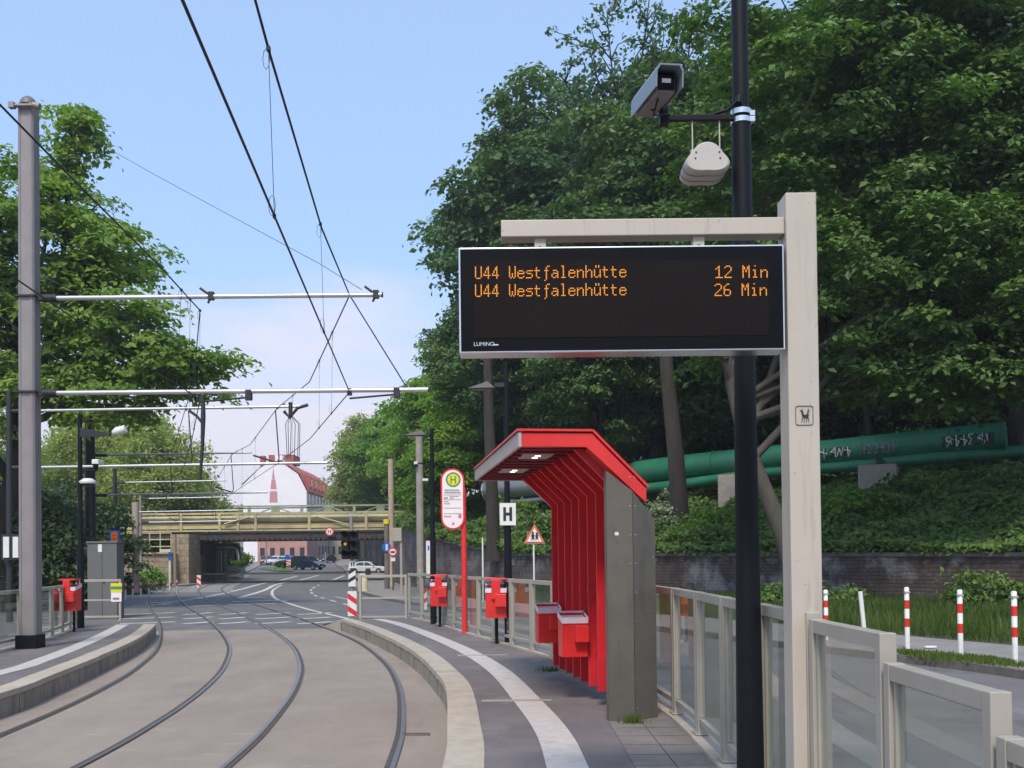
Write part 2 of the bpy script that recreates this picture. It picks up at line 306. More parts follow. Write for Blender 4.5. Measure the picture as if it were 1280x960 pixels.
# track bed
m = MB(); Yb = np.arange(-6,26.9,.5)
m.sheet([(kerbL(y)-.02,y,.006) for y in Yb],[(kerbR(y)+.02,y,.006) for y in Yb]); struct(m,'track_bed',M_bed)
def platform(kf, ff, y0, y1, side, name):
    Ys = list(np.arange(y0,y1+.01,.4)); w = .30*side
    def z(y): return PZ
    m = MB(); m.sheet([(kf(y)+w,y,PZ) for y in Ys],[(ff(y)+.12*side,y,PZ) for y in Ys])
    e = y1+2.6; a,b = kf(y1), ff(y1)+.12*side
    m.add([(a+w,y1,PZ),(b,y1,PZ),(b-1.0,e,.01),(a+w-1.3,e,.01)],[(0,1,2,3)])
    m.add([(b,y1,PZ),(b-1.0,e,.01),(b,y1,.0)],[(0,1,2)])
    m.sheet([(ff(y)+.12*side,y,PZ) for y in Ys],[(ff(y)+.12*side,y,0) for y in Ys])
    struct(m,name,M_plat)
    # kerb: stones of 1 m with joints
    m = MB(); f = MB(); n = int((y1-y0)/1.0)
    for i in range(n):
        a = y0+(y1-y0)*i/n+.006; b = y0+(y1-y0)*(i+1)/n-.006; q = [a,(a+b)/2,b]
        top = PZ+.006+random.uniform(-.002,.002)
        L = [(kf(y),y,top) for y in q]; Rr = [(kf(y)+w,y,top) for y in q]
        m.sheet(L,Rr); 
        L2 = [(kf(y),y,top-.07) for y in q]; m.sheet(L2,L); m.sheet(Rr,[(x,y,z-.1) for x,y,z in Rr])
        for k in (0,2):
            m.add([L[k],Rr[k],(Rr[k][0],Rr[k][1],top-.1),(L[k][0],L[k][1],top-.1)],[(0,1,2,3)])
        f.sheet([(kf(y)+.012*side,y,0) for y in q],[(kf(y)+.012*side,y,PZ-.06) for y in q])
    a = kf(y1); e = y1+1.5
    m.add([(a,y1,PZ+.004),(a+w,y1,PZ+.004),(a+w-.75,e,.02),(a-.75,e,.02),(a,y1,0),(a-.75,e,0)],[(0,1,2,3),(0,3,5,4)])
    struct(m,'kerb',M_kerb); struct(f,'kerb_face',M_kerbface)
    return Ys
YR = platform(kerbR, fenR, -6, 25.6, 1, 'platform')
YL = platform(kerbL, fenL, -2, 24.4, -1, 'platform')
# plinth under fences
for ff, a, b, s in ((fenR,-6,25.6,1),(fenL,-2,24.4,-1)):
    m = MB(); Ys = np.arange(a,b+.01,.4)
    m.sheet([(ff(y)-.09,y,PZ+.03) for y in Ys],[(ff(y)+.11,y,PZ+.03) for y in Ys])
    m.sheet([(ff(y)-.09,y,PZ-.05) for y in Ys],[(ff(y)-.09,y,PZ+.03) for y in Ys])
    m.sheet([(ff(y)+.11,y,PZ+.03) for y in Ys],[(ff(y)+.11,y,0) for y in Ys]); struct(m,'fence_plinth',M_kerb)
# white stripes on the platforms
def stripe(fc, a, b, w, z, name='platform_line', mm=M_line):
    Ys = np.arange(a,b+.01,.3); m = MB(); m.sheet([(fc(y)-w/2,y,z) for y in Ys],[(fc(y)+w/2,y,z) for y in Ys]); return struct(m,name,mm)
strR = fY([(.37,-6),(.40,5),(.38,7.18),(.33,8.66),(.15,10.52),(-.18,13.3),(-.73,16.21),(-1.71,20.13),(-2.78,23.81),(-3.94,26.66)])
strL = fY([(-6.7,-2),(-6.9,8),(-7.11,13.88),(-7.34,15.53),(-7.93,18.33),(-8.81,21.86),(-9.87,25.67)])
stripe(strR,-6,25.6,.30,PZ+.005); stripe(strL,-2,24.4,.30,PZ+.005)
# joint covers across the platform
m = MB()
for (x0,x1,y) in ((602,690,877),(572,634,820)):
    a = g(x0,y,PZ); b = g(x1,y,PZ); m.box(((a.x+b.x)/2,a.y,PZ+.008),(b.x-a.x,.08,.012))
struct(m,'joint_cover',M_conc)
# slabs by the fence in front of the shelter
m = MB()
for i in range(34):
    y = -4+i*.4
    for j in range(2):
        x0 = .86+.30*j
        m.add([(x0+.004,y+.006,PZ+.006),(x0+.294,y+.006,PZ+.006),(x0+.294,y+.394,PZ+.006),(x0+.004,y+.394,PZ+.006)],[(0,1,2,3)])
struct(m,'paving_slabs',M_slab)

# rails
cR = catmull([(-1.6,-6),(-1.6,3),(-1.8,8.8),(-2.0,11.4),(-2.42,14.6),(-3.12,18.1),(-4.45,22.9),(-7.3,31.0),(-11.2,41),(-16,54),(-20.5,68),(-24.5,85),(-30,108),(-37,140)],10)
def offs(P, d):
    t = np.gradient(P,axis=0); t /= np.linalg.norm(t,axis=1)[:,None]; return np.c_[P[:,0]+t[:,1]*d, P[:,1]-t[:,0]*d]
cL = offs(cR,-2.72)
cL[:,0] += np.interp(cL[:,1],[8,12,20,30],[-.05,0,.0,0])
def railstrip(P, d0, d1, z):
    a = offs(P,d0); b = offs(P,d1)
    return [(p[0],p[1],z+gz(p[1])) for p in a],[(p[0],p[1],z+gz(p[1])) for p in b]
for cc in (cR,cL):
    mm_ = MB(); gr = MB(); hd = MB()
    for s in (-1,1):
        q = .7175*s
        L,Rr = railstrip(cc,q-.052,q+.052,.012); mm_.sheet(L,Rr)
        L,Rr = railstrip(cc,q-s*.048,q-s*.004,.016); gr.sheet(*( (L,Rr) if s<0 else (Rr,L)))
        L,Rr = railstrip(cc,q+s*.0,q+s*.046,.021); hd.sheet(*( (L,Rr) if s>0 else (Rr,L)))
    struct(mm_,'track_rail_base',M_rail); struct(gr,'track_rail_groove',M_groove); struct(hd,'track_rail',M_railtop)
# drain slot beside the rail
m = MB(); a = g(502,917.5,0.02); b = g(537,917.5,0.02); m.box(((a.x+b.x)/2,a.y,.014),(b.x-a.x,.09,.02)); m.box(((a.x+b.x)/2,a.y,.022),(b.x-a.x-.03,.03,.012),mi=1); 
struct(m,'drain_cover',[M_rail,M_groove])

# painted road markings
m = MB()
def line_px(pts, w, mb, z=.006, dash=None):
    P = [g(x,y,0) for x,y in pts]; P = catmull([(p.x,p.y) for p in P],8)
    a = offs(P,-w/2); b = offs(P,w/2); n = len(P)
    for i in range(n-1):
        if dash and (i//dash)%2: continue
        mb.add([(a[i][0],a[i][1],z+gz(a[i][1])),(b[i][0],b[i][1],z+gz(b[i][1])),(b[i+1][0],b[i+1][1],z+gz(b[i+1][1])),(a[i+1][0],a[i+1][1],z+gz(a[i+1][1]))],[(0,1,2,3)])
for y0 in (767.3,772.8,778.8):
    for (x0,x1) in ((150,219),(229,265),(274,310),(319,362),(372,415)):
        line_px([(x0,y0+1),((x0+x1)/2,y0),(x1,y0-1.5)],.30,m)
for y0,x0,x1 in ((756,165,215),(753,180,218),(757,240,270),(755,285,345),(751,290,360),(747,300,330)): line_px([(x0,y0+1),(x1,y0-.5)],.42,m)
line_px([(352,731),(341,738),(343,747),(360,754),(386,762),(420,770),(440,775)],.16,m)
line_px([(399,731),(389,737),(393,744),(412,750),(452,761)],.14,m,dash=2)
line_px([(420,746),(470,757)],.12,m,dash=4)
line_px([(250,748),(300,737),(335,728),(372,722.5)],.3,m)
line_px([(300,747),(330,738),(352,729),(398,722)],.3,m)
line_px([(402,728),(430,722)],.3,m); line_px([(190,757),(250,747),(290,739)],.14,m)
line_px([(448,706),(395,705)],.2,m); 
struct(m,'road_marking',M_line2)
# yellow centre surfacing under the bridge (lighter concrete)
m = MB(); 
tr = fY([(p[0],p[1]) for p in cR]); Yq = np.arange(60,118,3.0)
m.sheet([(tr(y)-4.4,y,.004+gz(y)) for y in Yq],[(tr(y)+1.5,y,.004+gz(y)) for y in Yq]); struct(m,'far_track_bed',M_pave)

# pavements with kerbs, right
wall_pts = catmull([(26,6),(21,19),(14.3,29.5),(7,38.5),(0,48),(-4.5,57),(-7.5,68),(-9.6,81),(-10.2,90),(-12,104),(-18,130),(-26,165),(-36,230)],8)
wallX = lambda Y: float(np.interp(Y, wall_pts[:,1], wall_pts[:,0]))
Ys = list(np.arange(9,60,.8))+list(np.arange(60,230,4.0))
m = MB(); m.sheet([(kerbS(y)+.14,y,.12+gz(y)) for y in Ys],[(min(wallX(y), kerbS(y)+ (3.4 if y<30 else 40)),y,.12+gz(y)) for y in Ys]); struct(m,'pavement',M_asph if 0 else M_pave)
m = MB(); m.sheet([(kerbS(y),y,.125+gz(y)) for y in Ys],[(kerbS(y)+.14,y,.125+gz(y)) for y in Ys]); m.sheet([(kerbS(y),y,-.01+gz(y)) for y in Ys],[(kerbS(y),y,.125+gz(y)) for y in Ys]); struct(m,'street_kerb',M_concdark)
Ys = list(np.arange(28,60,.8))+list(np.arange(60,230,4.0))
m = MB(); m.sheet([(leftS(y)-14,y,.12+gz(y)) for y in Ys],[(leftS(y)-.14,y,.12+gz(y)) for y in Ys]); struct(m,'pavement',M_pave)
m = MB(); m.sheet([(leftS(y)-.14,y,.125+gz(y)) for y in Ys],[(leftS(y),y,.125+gz(y)) for y in Ys]); m.sheet([(leftS(y),y,.125+gz(y)) for y in Ys],[(leftS(y),y,-.01+gz(y)) for y in Ys]); struct(m,'street_kerb',M_conc)

# retaining wall and hillside, right
zt = np.interp(wall_pts[:,1],[6,29,48,57,68,81,104,230],[1.7,1.7,1.95,3.0,4.0,4.3,5.2,7.5])
M_wall = stonemat('wall_stone',(.10,.088,.078),(.075,.06,.055),(.05,.045,.042),1.9,.28,patch=(.16,.15,.16))
M_wallbrick = stonemat('wall_brick',(.10,.062,.052),(.075,.058,.05),(.06,.05,.045),2.6,.11,patch=(.27,.26,.265))
def wall(i0,i1,matl,label):
    m = MB(); cop = MB(); u = 0
    wn = offs(wall_pts,.45); co = offs(wall_pts,-.06); ci = offs(wall_pts,.5)
    for i in range(i0,i1):
        a,b = wall_pts[i],wall_pts[i+1]; L = float(np.linalg.norm(b-a)); za,zb = zt[i]+gz(a[1])*.5, zt[i+1]+gz(b[1])*.5
        m.add([(a[0],a[1],-.1),(a[0],a[1],za),(b[0],b[1],zb),(b[0],b[1],-.1)],[(0,1,2,3)],uvs=[[(u,0),(u,za),(u+L,zb),(u+L,0)]])
        m.add([(wn[i][0],wn[i][1],-.1),(wn[i][0],wn[i][1],za),(wn[i+1][0],wn[i+1][1],zb),(wn[i+1][0],wn[i+1][1],-.1)],[(3,2,1,0)],uvs=[[(u,0),(u,za),(u+L,zb),(u+L,0)]])
        v = [(co[i][0],co[i][1],za+.001),(ci[i][0],ci[i][1],za+.001),(ci[i+1][0],ci[i+1][1],zb+.001),(co[i+1][0],co[i+1][1],zb+.001)]
        v += [(x,y,z+.13) for x,y,z in v]
        cop.add(v,[(4,5,6,7),(0,4,7,3),(1,2,6,5),(0,3,2,1)] + ([(0,1,5,4)] if i==i0 else []) + ([(2,3,7,6)] if i==i1-1 else []))
        u += L
    a = wall_pts[i0]; t = thing('retaining_wall',label,'wall',(a[0],a[1],0))
    for mb,nm,mt in ((m,'wall_face',matl),(cop,'coping',M_concdark)):
        o = mb.build(nm,mt,t); o.matrix_parent_inverse = Matrix.Translation((-a[0],-a[1],0))
    return t
ksplit = int(np.argmin(abs(wall_pts[:,1]-44)))
wall(0,ksplit,M_wallbrick,'low dark brick wall with faded graffiti below the bramble slope')
wall(ksplit,len(wall_pts)-1,M_wall,'tall grey stone retaining wall running back to the bridge')
prof = [(.35,0,-.15),(2.5,.5,0),(6,1.5,0),(10,2.75,0),(16,3.8,0),(22,6.0,0),(32,10,0),(45,13,0),(80,16,0),(160,18,0)]
m = MB(); rows = []
for (d,h,e) in prof:
    q = offs(wall_pts,d); rows.append([(q[i][0],q[i][1],zt[i]+h+e+(.25*sin(i*1.3+d) if d>2 else 0)) for i in range(len(q))])
for a,b in zip(rows[:-1],rows[1:]): m.sheet(a,b)
for i in range(len(m.sm)): m.sm[i] = True
struct(m,'hillside',M_earth)
def hill(i,d):
    k = int(np.clip(i,0,len(wall_pts)-1)); h = np.interp(d,[p[0] for p in prof],[p[1] for p in prof]); return zt[k]+h
wt = np.gradient(wall_pts,axis=0); wt /= np.linalg.norm(wt,axis=1)[:,None]
def hillpt(i,d):   # float index along wall, distance behind it
    i0 = int(min(i,len(wall_pts)-2)); f = i-i0; p = wall_pts[i0]*(1-f)+wall_pts[i0+1]*f; n = np.array([wt[i0][1],-wt[i0][0]])
    q = p+n*d; z = (zt[i0]*(1-f)+zt[i0+1]*f)+np.interp(d,[c[0] for c in prof],[c[1] for c in prof]); return Vector((q[0],q[1],z))
def hillz(x,y):
    dd = np.hypot(wall_pts[:,0]-x, wall_pts[:,1]-y); k = int(dd.argmin()); return hill(k, dd[k])
#SPLIT
# ------------------------------------------------------------------ foliage
def leaf_mesh(name, cen, nrm, size, fac, aspect=.62):
    n = len(cen); nrm = nrm/np.linalg.norm(nrm,axis=1)[:,None]
    r = rng.normal(size=(n,3)); u = np.cross(nrm,r); u /= np.linalg.norm(u,axis=1)[:,None]+1e-9; v = np.cross(nrm,u)
    s = size[:,None]
    V = np.empty((n,4,3)); V[:,0] = cen-u*s*.5; V[:,1] = cen+v*s*.5*aspect+nrm*s*.09; V[:,2] = cen+u*s*.5-nrm*s*.10; V[:,3] = cen-v*s*.5*aspect+nrm*s*.09
    me = bpy.data.meshes.new(name); me.vertices.add(4*n); me.loops.add(4*n); me.polygons.add(n)
    me.vertices.foreach_set('co', V.reshape(-1)); me.loops.foreach_set('vertex_index', np.arange(4*n,dtype=np.int32))
    me.polygons.foreach_set('loop_start', np.arange(0,4*n,4,dtype=np.int32))
    me.polygons.foreach_set('use_smooth', np.zeros(n,dtype=bool))
    a = me.attributes.new('leaf','FLOAT','FACE'); a.data.foreach_set('value', np.clip(fac,0,1).astype(np.float32))
    me.update(); return me
def pads(lobes, n, shell=.55, rad=(.7,1.3), under=.25):
    """clump centres spread through the lobes of a crown, denser towards the outside"""
    w = np.array([l[3]*l[4]*l[5] for l in lobes])**.67; w /= w.sum(); P=[];Rd=[];D=[]
    tries = 0
    while len(P) < n and tries < n*20:
        tries += 1
        l = lobes[rng.choice(len(lobes),p=w)]; d = rng.normal(size=3); d /= np.linalg.norm(d)
        if d[2] < -under and rng.random() < .6: continue
        k = shell+(1-shell)*rng.random()**.5 if rng.random() < .75 else rng.random()*.8
        k *= 1+.10*sin(3*atan2(d[1],d[0])+l[0])+.08*rng.normal()
        P.append([l[0]+d[0]*l[3]*k, l[1]+d[1]*l[4]*k, l[2]+d[2]*l[5]*k]); D.append(d); Rd.append(rng.uniform(*rad))
    return np.array(P), np.array(Rd), np.array(D)
def crown_leaves(name, P, Rd, D, per, size, flat=.38, droop=.25, upb=1.0, rnd=.55, hue=.25):
    per = int(per*1.3); n = len(P)*per; idx = np.repeat(np.arange(len(P)),per)
    ang = rng.uniform(0,2*pi,n); rr = np.sqrt(rng.random(n))*(1+.25*rng.normal(size=n)); 
    x = np.cos(ang)*rr; y = np.sin(ang)*rr; z = rng.normal(size=n)*flat*.45 - droop*rr**2 + flat*.3
    off = np.stack([x,y,z],1)*Rd[idx][:,None]
    cen = P[idx]+off
    nrm = np.stack([x*.5,y*.5,np.full(n,upb)],1)+D[idx]*.35+rng.normal(size=(n,3))*rnd
    padf = rng.uniform(-.45,.45,len(P))[idx]
    fac = .5+padf*hue*3+rng.normal(size=n)*.18
    return leaf_mesh(name, cen, nrm, size*.86*np.exp(np.clip(rng.normal(size=n),-2,1.5)*.28), fac)
def limbs(trunkpts, r0, targets, nsub=40, P=None, n=8, r1=None):
    """tapered trunk, a limb to each lobe and twigs to some of the clumps"""
    m = MB(); tp = catmull(trunkpts,5); L = len(tp); r1 = r1 or r0*.35
    rs = [r0*(1.35 if i==0 else 1.12 if i==1 else 1)*(1-i/(L-1))+r1*i/(L-1) for i in range(L)]
    m.tube(tp, rs, n); ends = []
    for tgt in targets:
        tgt = np.array(tgt,float); k = int(np.clip(L*(.35+.5*random.random()),1,L-1))
        best = [i for i in range(L) if tp[i][2] < tgt[2]-.15*np.linalg.norm(tp[i][:2]-tgt[:2])]
        if best: k = min(k, best[-1])
        a = tp[k]; mid = (a+tgt)/2+np.array([random.uniform(-.6,.6),random.uniform(-.6,.6),random.uniform(.2,1.1)])*np.linalg.norm(tgt-a)*.12
        q = catmull([a,mid,tgt],5); rr = rs[k]*.55
        m.tube(q, [rr*(1-.75*i/(len(q)-1)) for i in range(len(q))], 6); ends.append(q)
    if P is not None and len(ends):
        allp = np.concatenate([e[2:] for e in ends]+[tp[L//2:]])
        for j in rng.choice(len(P), min(nsub,len(P)), replace=False):
            p = P[j]; dd = np.linalg.norm(allp-p,axis=1)+np.maximum(0,allp[:,2]-p[2])*1.5; a = allp[dd.argmin()]
            mid = (a+p)/2+rng.normal(size=3)*.08*np.linalg.norm(p-a)+np.array([0,0,.05*np.linalg.norm(p-a)])
            m.tube([a,mid,p],[r0*.13,r0*.09,r0*.035],4,cap=False)
    return m
def make_tree(name, label, cat, loc, trunk, r0, lobes, npad, per, size, lm, bark=None, rad=(.7,1.3), flat=.38, droop=.25, group=None, nsub=50, rz=0, shell=.55, upb=1.0, rnd=.55, hue=.25, under=.25):
    t = thing(name,label,cat,loc,rz,group)
    P,Rd,D = pads(lobes,npad,shell,rad,under)
    me = crown_leaves('crown',P,Rd,D,per,size,flat,droop,upb,rnd,hue); me.materials.append(lm)
    c = bpy.data.objects.new('crown',me); C.objects.link(c); c.parent = t
    tm = limbs(trunk,r0,[l[:3] for l in lobes],nsub,P); tm.build('trunk',bark or M_bark,t)
    return t
LM_maple = leafmat('maple_leaf',(0.062,0.124,0.029),(0.132,0.233,0.047),.3)
LM_forest = leafmat('forest_leaf',(0.057,0.113,0.032),(0.123,0.212,0.052),.3)
LM_blue = leafmat('locust_leaf',(0.058,0.124,0.055),(0.111,0.202,0.086),.3)
LM_left = leafmat('chestnut_leaf',(0.137,0.227,0.048),(0.296,0.416,0.081),.45)
LM_bright = leafmat('bright_leaf',(0.105,0.218,0.025),(0.246,0.393,0.049),.4)
LM_willow = leafmat('willow_leaf',(0.229,0.303,0.081),(0.433,0.450,0.129),.45)
LM_birch = leafmat('birch_leaf',(0.251,0.283,0.105),(0.433,0.436,0.177),.45)
LM_bramble = leafmat('bramble_leaf',(0.062,0.131,0.028),(0.176,0.277,0.055),.3)
LM_dark = leafmat('shrub_leaf',(0.035,0.073,0.025),(0.078,0.124,0.037),.25)
LM_grass = leafmat('grass_blade',(0.047,0.095,0.017),(0.162,0.213,0.048),.45)
LM_flower = leafmat('blossom',(.10,.16,.06),(.55,.58,.42),.3)

# forest on the hill: prototypes, then copies
def lob(h, w, n=7, low=.25):
    L = [(0,0,h*.62,w*.75,w*.75,h*.30),(0,0,h*.82,w*.5,w*.5,h*.17)]
    for k in range(n):
        a = 2*pi*k/n+random.uniform(-.3,.3); z = h*random.uniform(low+.08,.72); r = w*random.uniform(.5,.75)
        L.append((cos(a)*r,sin(a)*r,z,w*.45,w*.45,h*.13))
    return L
def forest_proto(label, h, w, lm, npad, per, size, loc, rz=0, **k):
    return make_tree('woodland_tree',label,'tree',loc,[(0,0,-1.0),(.3,.1,h*.2),(.1,-.3,h*.45),(0,0,h*.8)],.42,lob(h,w),npad,per,size,lm,group=None,rz=rz,**k)
pos = []   # (x,y,scale,kind,label)
F1 = forest_proto('tall dark leafy tree rising behind the green pipe right of the display post',24,6.5,LM_forest,420,95,.42,(14,47,hillz(14,47)),rad=(.9,1.6))
F2 = forest_proto('broad rounded bluish green tree whose crown forms the left edge of the wood',23,8.0,LM_blue,460,95,.40,(3.6,62,hillz(3.6,62)),rad=(.9,1.6))
F3 = forest_proto('slender dark tree with open crown behind the red shelter',22,5.2,LM_forest,330,90,.38,(7.5,53,hillz(7.5,53)),rad=(.8,1.4))
GR = 'dark trees of the wooded slope behind the pipe'
def put(src, x, y, s, rz, label, sz=None):
    c = copy_tree(src); c.location = (x,y,hillz(x,y)-.3); c.rotation_euler = (0,0,rz); c.scale = (s,s,sz or s); c['label'] = label; c['group'] = GR; return c
for o in (F1,F2,F3): o['group'] = GR
put(F1,21,41,1.05,1.2,'dark tree of the slope above the right end of the green pipe')
put(F3,18,50,1.1,2.0,'dark slope tree just right of the display post, behind the front row')
put(F1,27,44,1.15,3.0,'tall slope tree at the right edge of the picture, behind the maple')
put(F2,24,56,1.1,.7,'broad tree of the second row at the right edge of the wood')
put(F1,10,60,1.12,4.1,'tall tree of the wood rising behind the display screen')
put(F2,16,66,1.15,2.2,'broad tree at the back of the wood behind the black camera pole')
put(F3,1.5,56,.82,3.3,'short tree behind the lamp above the red shelter')
put(F3,-1.2,61,.72,.4,'small open tree at the lower left edge of the wood above the shelter roof')
put(F2,8.5,74,1.12,3.9,'broad tree crown high on the left shoulder of the wood')
put(F1,33,60,1.2,5.0,'tall tree in the back row at the far right of the wood')
put(F1,22,74,1.25,.3,'tall back-row tree in the middle of the wood right of the camera pole')
put(F3,13,52,.78,5.2,'thin understorey tree whose trunk stands just behind the green pipe')
put(F3,24.5,50,1.0,1.0,'slender tree of the second row at the right above the graffiti pipe')
put(F2,32,50,.9,4.4,'round tree at the far right edge behind the pipe bend')
put(F3,2.2,66,1.3,1.7,'tall slim tree forming the upper left shoulder of the wood')
put(F3,4.5,50,.62,2.4,'low tree behind the shelter roof and grey pipe')
# trees filling towards the bridge
B1 = make_tree('roadside_tree','bright green tree above the stone wall left of the stop sign','tree',(-4.5,78,hillz(-4.5,78)-.5),[(0,0,-1),(.2,0,3),(0,0,8)],.3,lob(12.5,4.6,low=.05),300,85,.36,LM_bright,rad=(.8,1.4))
def putb(src,x,y,s,rz,label,z=None,sz=None):
    c = copy_tree(src); c.location = (x,y,hillz(x,y)-.5 if z is None else z); c.rotation_euler=(0,0,rz); c.scale=(s,s,sz or s); c['label']=label; c['group']='bright green trees above the stone wall'; return c
B1['group']='bright green trees above the stone wall'
putb(B1,-1.2,70,1.0,2,'bright green tree between the stop sign and the red shelter')
putb(B1,-7.5,96,1.15,4,'green tree beside the tall beige pole just beyond the bridge end')
putb(B1,-2,90,1.45,1,'tall bright tree at the foot of the wood above the stop sign')
putb(B1,-10.5,112,1.05,5,'smaller green tree beyond the bridge left of the beige pole')
putb(B1,-4,60,.62,3.2,'small leafy tree leaning over the stone wall behind the stop sign')
putb(B1,-14.2,118,1.2,2.5,'light green tree filling the gap between birch and beige pole')
putb(B1,-15.5,140,1.45,.7,'farther light green tree beside the birch beyond the bridge',4)
BI = make_tree('birch_tree','pale loose birch beyond the bridge right of the white house','tree',(-19,128,5),[(0,0,-3),(.2,0,5),(0,0,13)],.25,lob(15.5,4.6,low=.1),330,60,.42,LM_birch,bark=M_barkpale,rad=(.9,1.5),droop=.5,rnd=.8)
c = putb(BI,-16,150,1.15,2,'second pale birch behind the first beside the white house',4); c['group']='pale birches beyond the bridge'; BI['group']='pale birches beyond the bridge'
c = putb(BI,-21.5,140,.85,1.3,'small pale birch closest to the red roof',3.5); c['group']='pale birches beyond the bridge'
c = putb(BI,-24,205,1.25,4,'hazy far tree behind the end of the red roof',2); c['group']='pale birches beyond the bridge'
# sparse tree over the crown line: mostly bare twigs against the sky
t = thing('locust_tree','sparse half-bare locust with fine twigs against the sky above the wood','tree',(8.4,58,hillz(8.4,58)))
P,Rd,D = pads([(0,0,25.5,5.6,4,3.6),(-3.5,0,22.5,3,3,2.5),(3.5,0,25,3,3,3)],230,.4,(.35,.7),under=1)
me = crown_leaves('crown',P,Rd,D,16,.34,.6,.4,.5,.9); me.materials.append(LM_blue); c = bpy.data.objects.new('crown',me); C.objects.link(c); c.parent = t
limbs([(0,0,-1),(.3,0,9),(-.2,0,17),(.3,0,24)],.34,[(-5,0,24),(-2.5,0,28),(2.5,0,28.5),(5,0,26),(0,0,29),(-3.5,1,26.5),(4,1,23)],230,P).build('trunk',M_bark,t)
# maple in front of the brick wall: leaning trunk, layered leaves reaching over the street
t = make_tree('maple_tree','large maple with a leaning trunk in front of the brick wall, leaves in layers','tree',(8.9,30.2,.1),
    [(-.1,0,-.2),(-.75,0,2.4),(-1.75,.1,5.2),(-2.2,.2,8.2),(-1.2,.3,12),(.5,.5,15)],.30,
    [(1.5,.5,14.5,5.6,4.5,3.4),(5.5,1,13,4.6,4,4.2),(9,1,12,4,3.6,4.6),(-.8,0,11.4,2.2,3,2.6),(3.2,-1.5,9.6,3.6,3,2.3),(7.4,-1,8.2,3.4,3,2.0),(1.5,.5,18,4.6,4,2.4),(6,.5,18,5,4,3),(-2.6,-.3,7.6,1.1,1.4,1.1),(10,0,17,4,4,4),(1.6,0,7.4,1.8,2,1.1),(4.6,-.5,7.0,2.4,2.4,1.3),(9.5,.5,8.0,3,3,2.2),(6.5,0,10.2,4,3,2.5)],
    1080,120,.24,LM_maple,bark=M_barkpale,rad=(.6,1.15),flat=.3,droop=.32,rnd=.42,nsub=140)
# trunk in front of the wood behind the pipe (dark, ivy clad)
def bare(label,x,y,h,r,lean,z=None):
    t = thing('tree_trunk',label,'tree trunk',(x,y,hillz(x,y)-.4 if z is None else z))
    m = MB(); q = catmull([(0,0,0),(lean*.3,0,h*.35),(lean*.8,.2,h*.7),(lean,.3,h)],5); m.tube(q,[r*(1.3 if i==0 else 1-.45*i/len(q)) for i in range(len(q))],9)
    m.build('trunk',M_bark,t); return t
bare('thick dark trunk crossing the green pipe just right of the shelter',7.2,42.5,11,.42,-.6)
bare('dark trunk left of the red shelter roof, in front of the grey pipe end',-.9,49,10,.36,-.2)
bare('thin trunk standing behind the pipe right of the display post',13.5,44,10,.18,-.4)
bare('slim pale trunk behind the graffiti stretch of the pipe',16.2,45,10,.14,-.5)

# low dark understorey closing the wood behind the pipe
U1 = make_tree('understorey_tree','low dark leafy tree just behind the pipe right of the shelter','tree',(10.5,53,hillz(10.5,53)-.6),[(0,0,-.5),(.2,0,3),(0,0,6)],.16,lob(8.5,3.6,low=-.05),260,70,.34,LM_forest,rad=(.8,1.4),under=.8)
U1['group'] = 'low dark trees behind the pipe'
for k,(x,y,s,lb_) in enumerate(((3,55,1,'behind the shelter roof'),(6,53,.9,'left of the camera pole'),(12.5,50,1.0,'right of the black camera pole'),(15.5,49,1.05,'just right of the display post'),(19,47.5,1,'above the graffiti pipe'),(22.5,46,1,'above the right end of the pipe'),(26,44,1,'at the right edge of the picture'),(30,41,1.1,'beyond the right edge behind the pipe'),(8,57,1.3,'second row behind the display'),(14,57,1.35,'second row behind the display post'),(20,55,1.35,'second row right of the post'),(27,53,1.35,'second row at the right edge'),(34,50,1.4,'second row, farthest right'),(-1,60,.8,'left of the shelter roof'),(11,66,1.6,'third row behind the display'),(20,65,1.7,'third row right of the display post'),(30,63,1.7,'third row at the right edge'),(4,65,1.4,'third row behind the shelter'))):
    c = copy_tree(U1); y += 3.5; x += 1.2; c.location=(x,y,hillz(x,y)-.6); c.rotation_euler=(0,0,k*1.9); c.scale=(s,s,s*1.05); c['label']='low dark understorey tree '+lb_
# bramble cover of the slope
cen=[]; nr=[]; sz=[]; fc=[]
def cover(i0,i1,d0,d1,n,size,h=.5,lumps=220):
    ii = rng.uniform(i0,i1,n); dd = d0+(d1-d0)*rng.random(n)**.9
    lump = rng.uniform(i0,i1,lumps); ld = rng.uniform(d0,d1,lumps); lh = rng.uniform(.2,1.0,lumps)*h*1.6
    pp = np.array([hillpt(a,b) for a,b in zip(ii,dd)]); lp = np.array([hillpt(a,b) for a,b in zip(lump,ld)])
    hh = np.zeros(n)
    for k in range(lumps):
        q = ((pp[:,:2]-lp[k,:2])**2).sum(1); hh = np.maximum(hh, lh[k]*np.exp(-q/(.7+.9*(k%3))))
    top = rng.random(n)**.5; pp[:,2] += .05+(hh+.12)*top
    cen.append(pp); nr.append(np.c_[rng.normal(size=(n,2))*.55-np.array([.15,.45]),np.full(n,.9)]+rng.normal(size=(n,3))*.25); sz.append(size*rng.uniform(.6,1.4,n)); fc.append(.40+.35*np.sin(pp[:,0]*1.7+np.sin(pp[:,1]))*np.cos(pp[:,1]*1.1+pp[:,0]*.6)+rng.normal(size=n)*.3)
i40 = int(np.argmin(abs(wall_pts[:,1]-20))); 
cover(i40,ksplit,.1,13,95000,.24,.6)
cover(ksplit,int(np.argmin(abs(wall_pts[:,1]-86))),.1,13,52000,.30,.7)
cover(0,i40,.2,8,15000,.26,.5)
cover(i40,ksplit,-.25,.7,9000,.2,.28,90); cover(ksplit,int(np.argmin(abs(wall_pts[:,1]-80))),-.3,.7,6000,.26,.35,60)
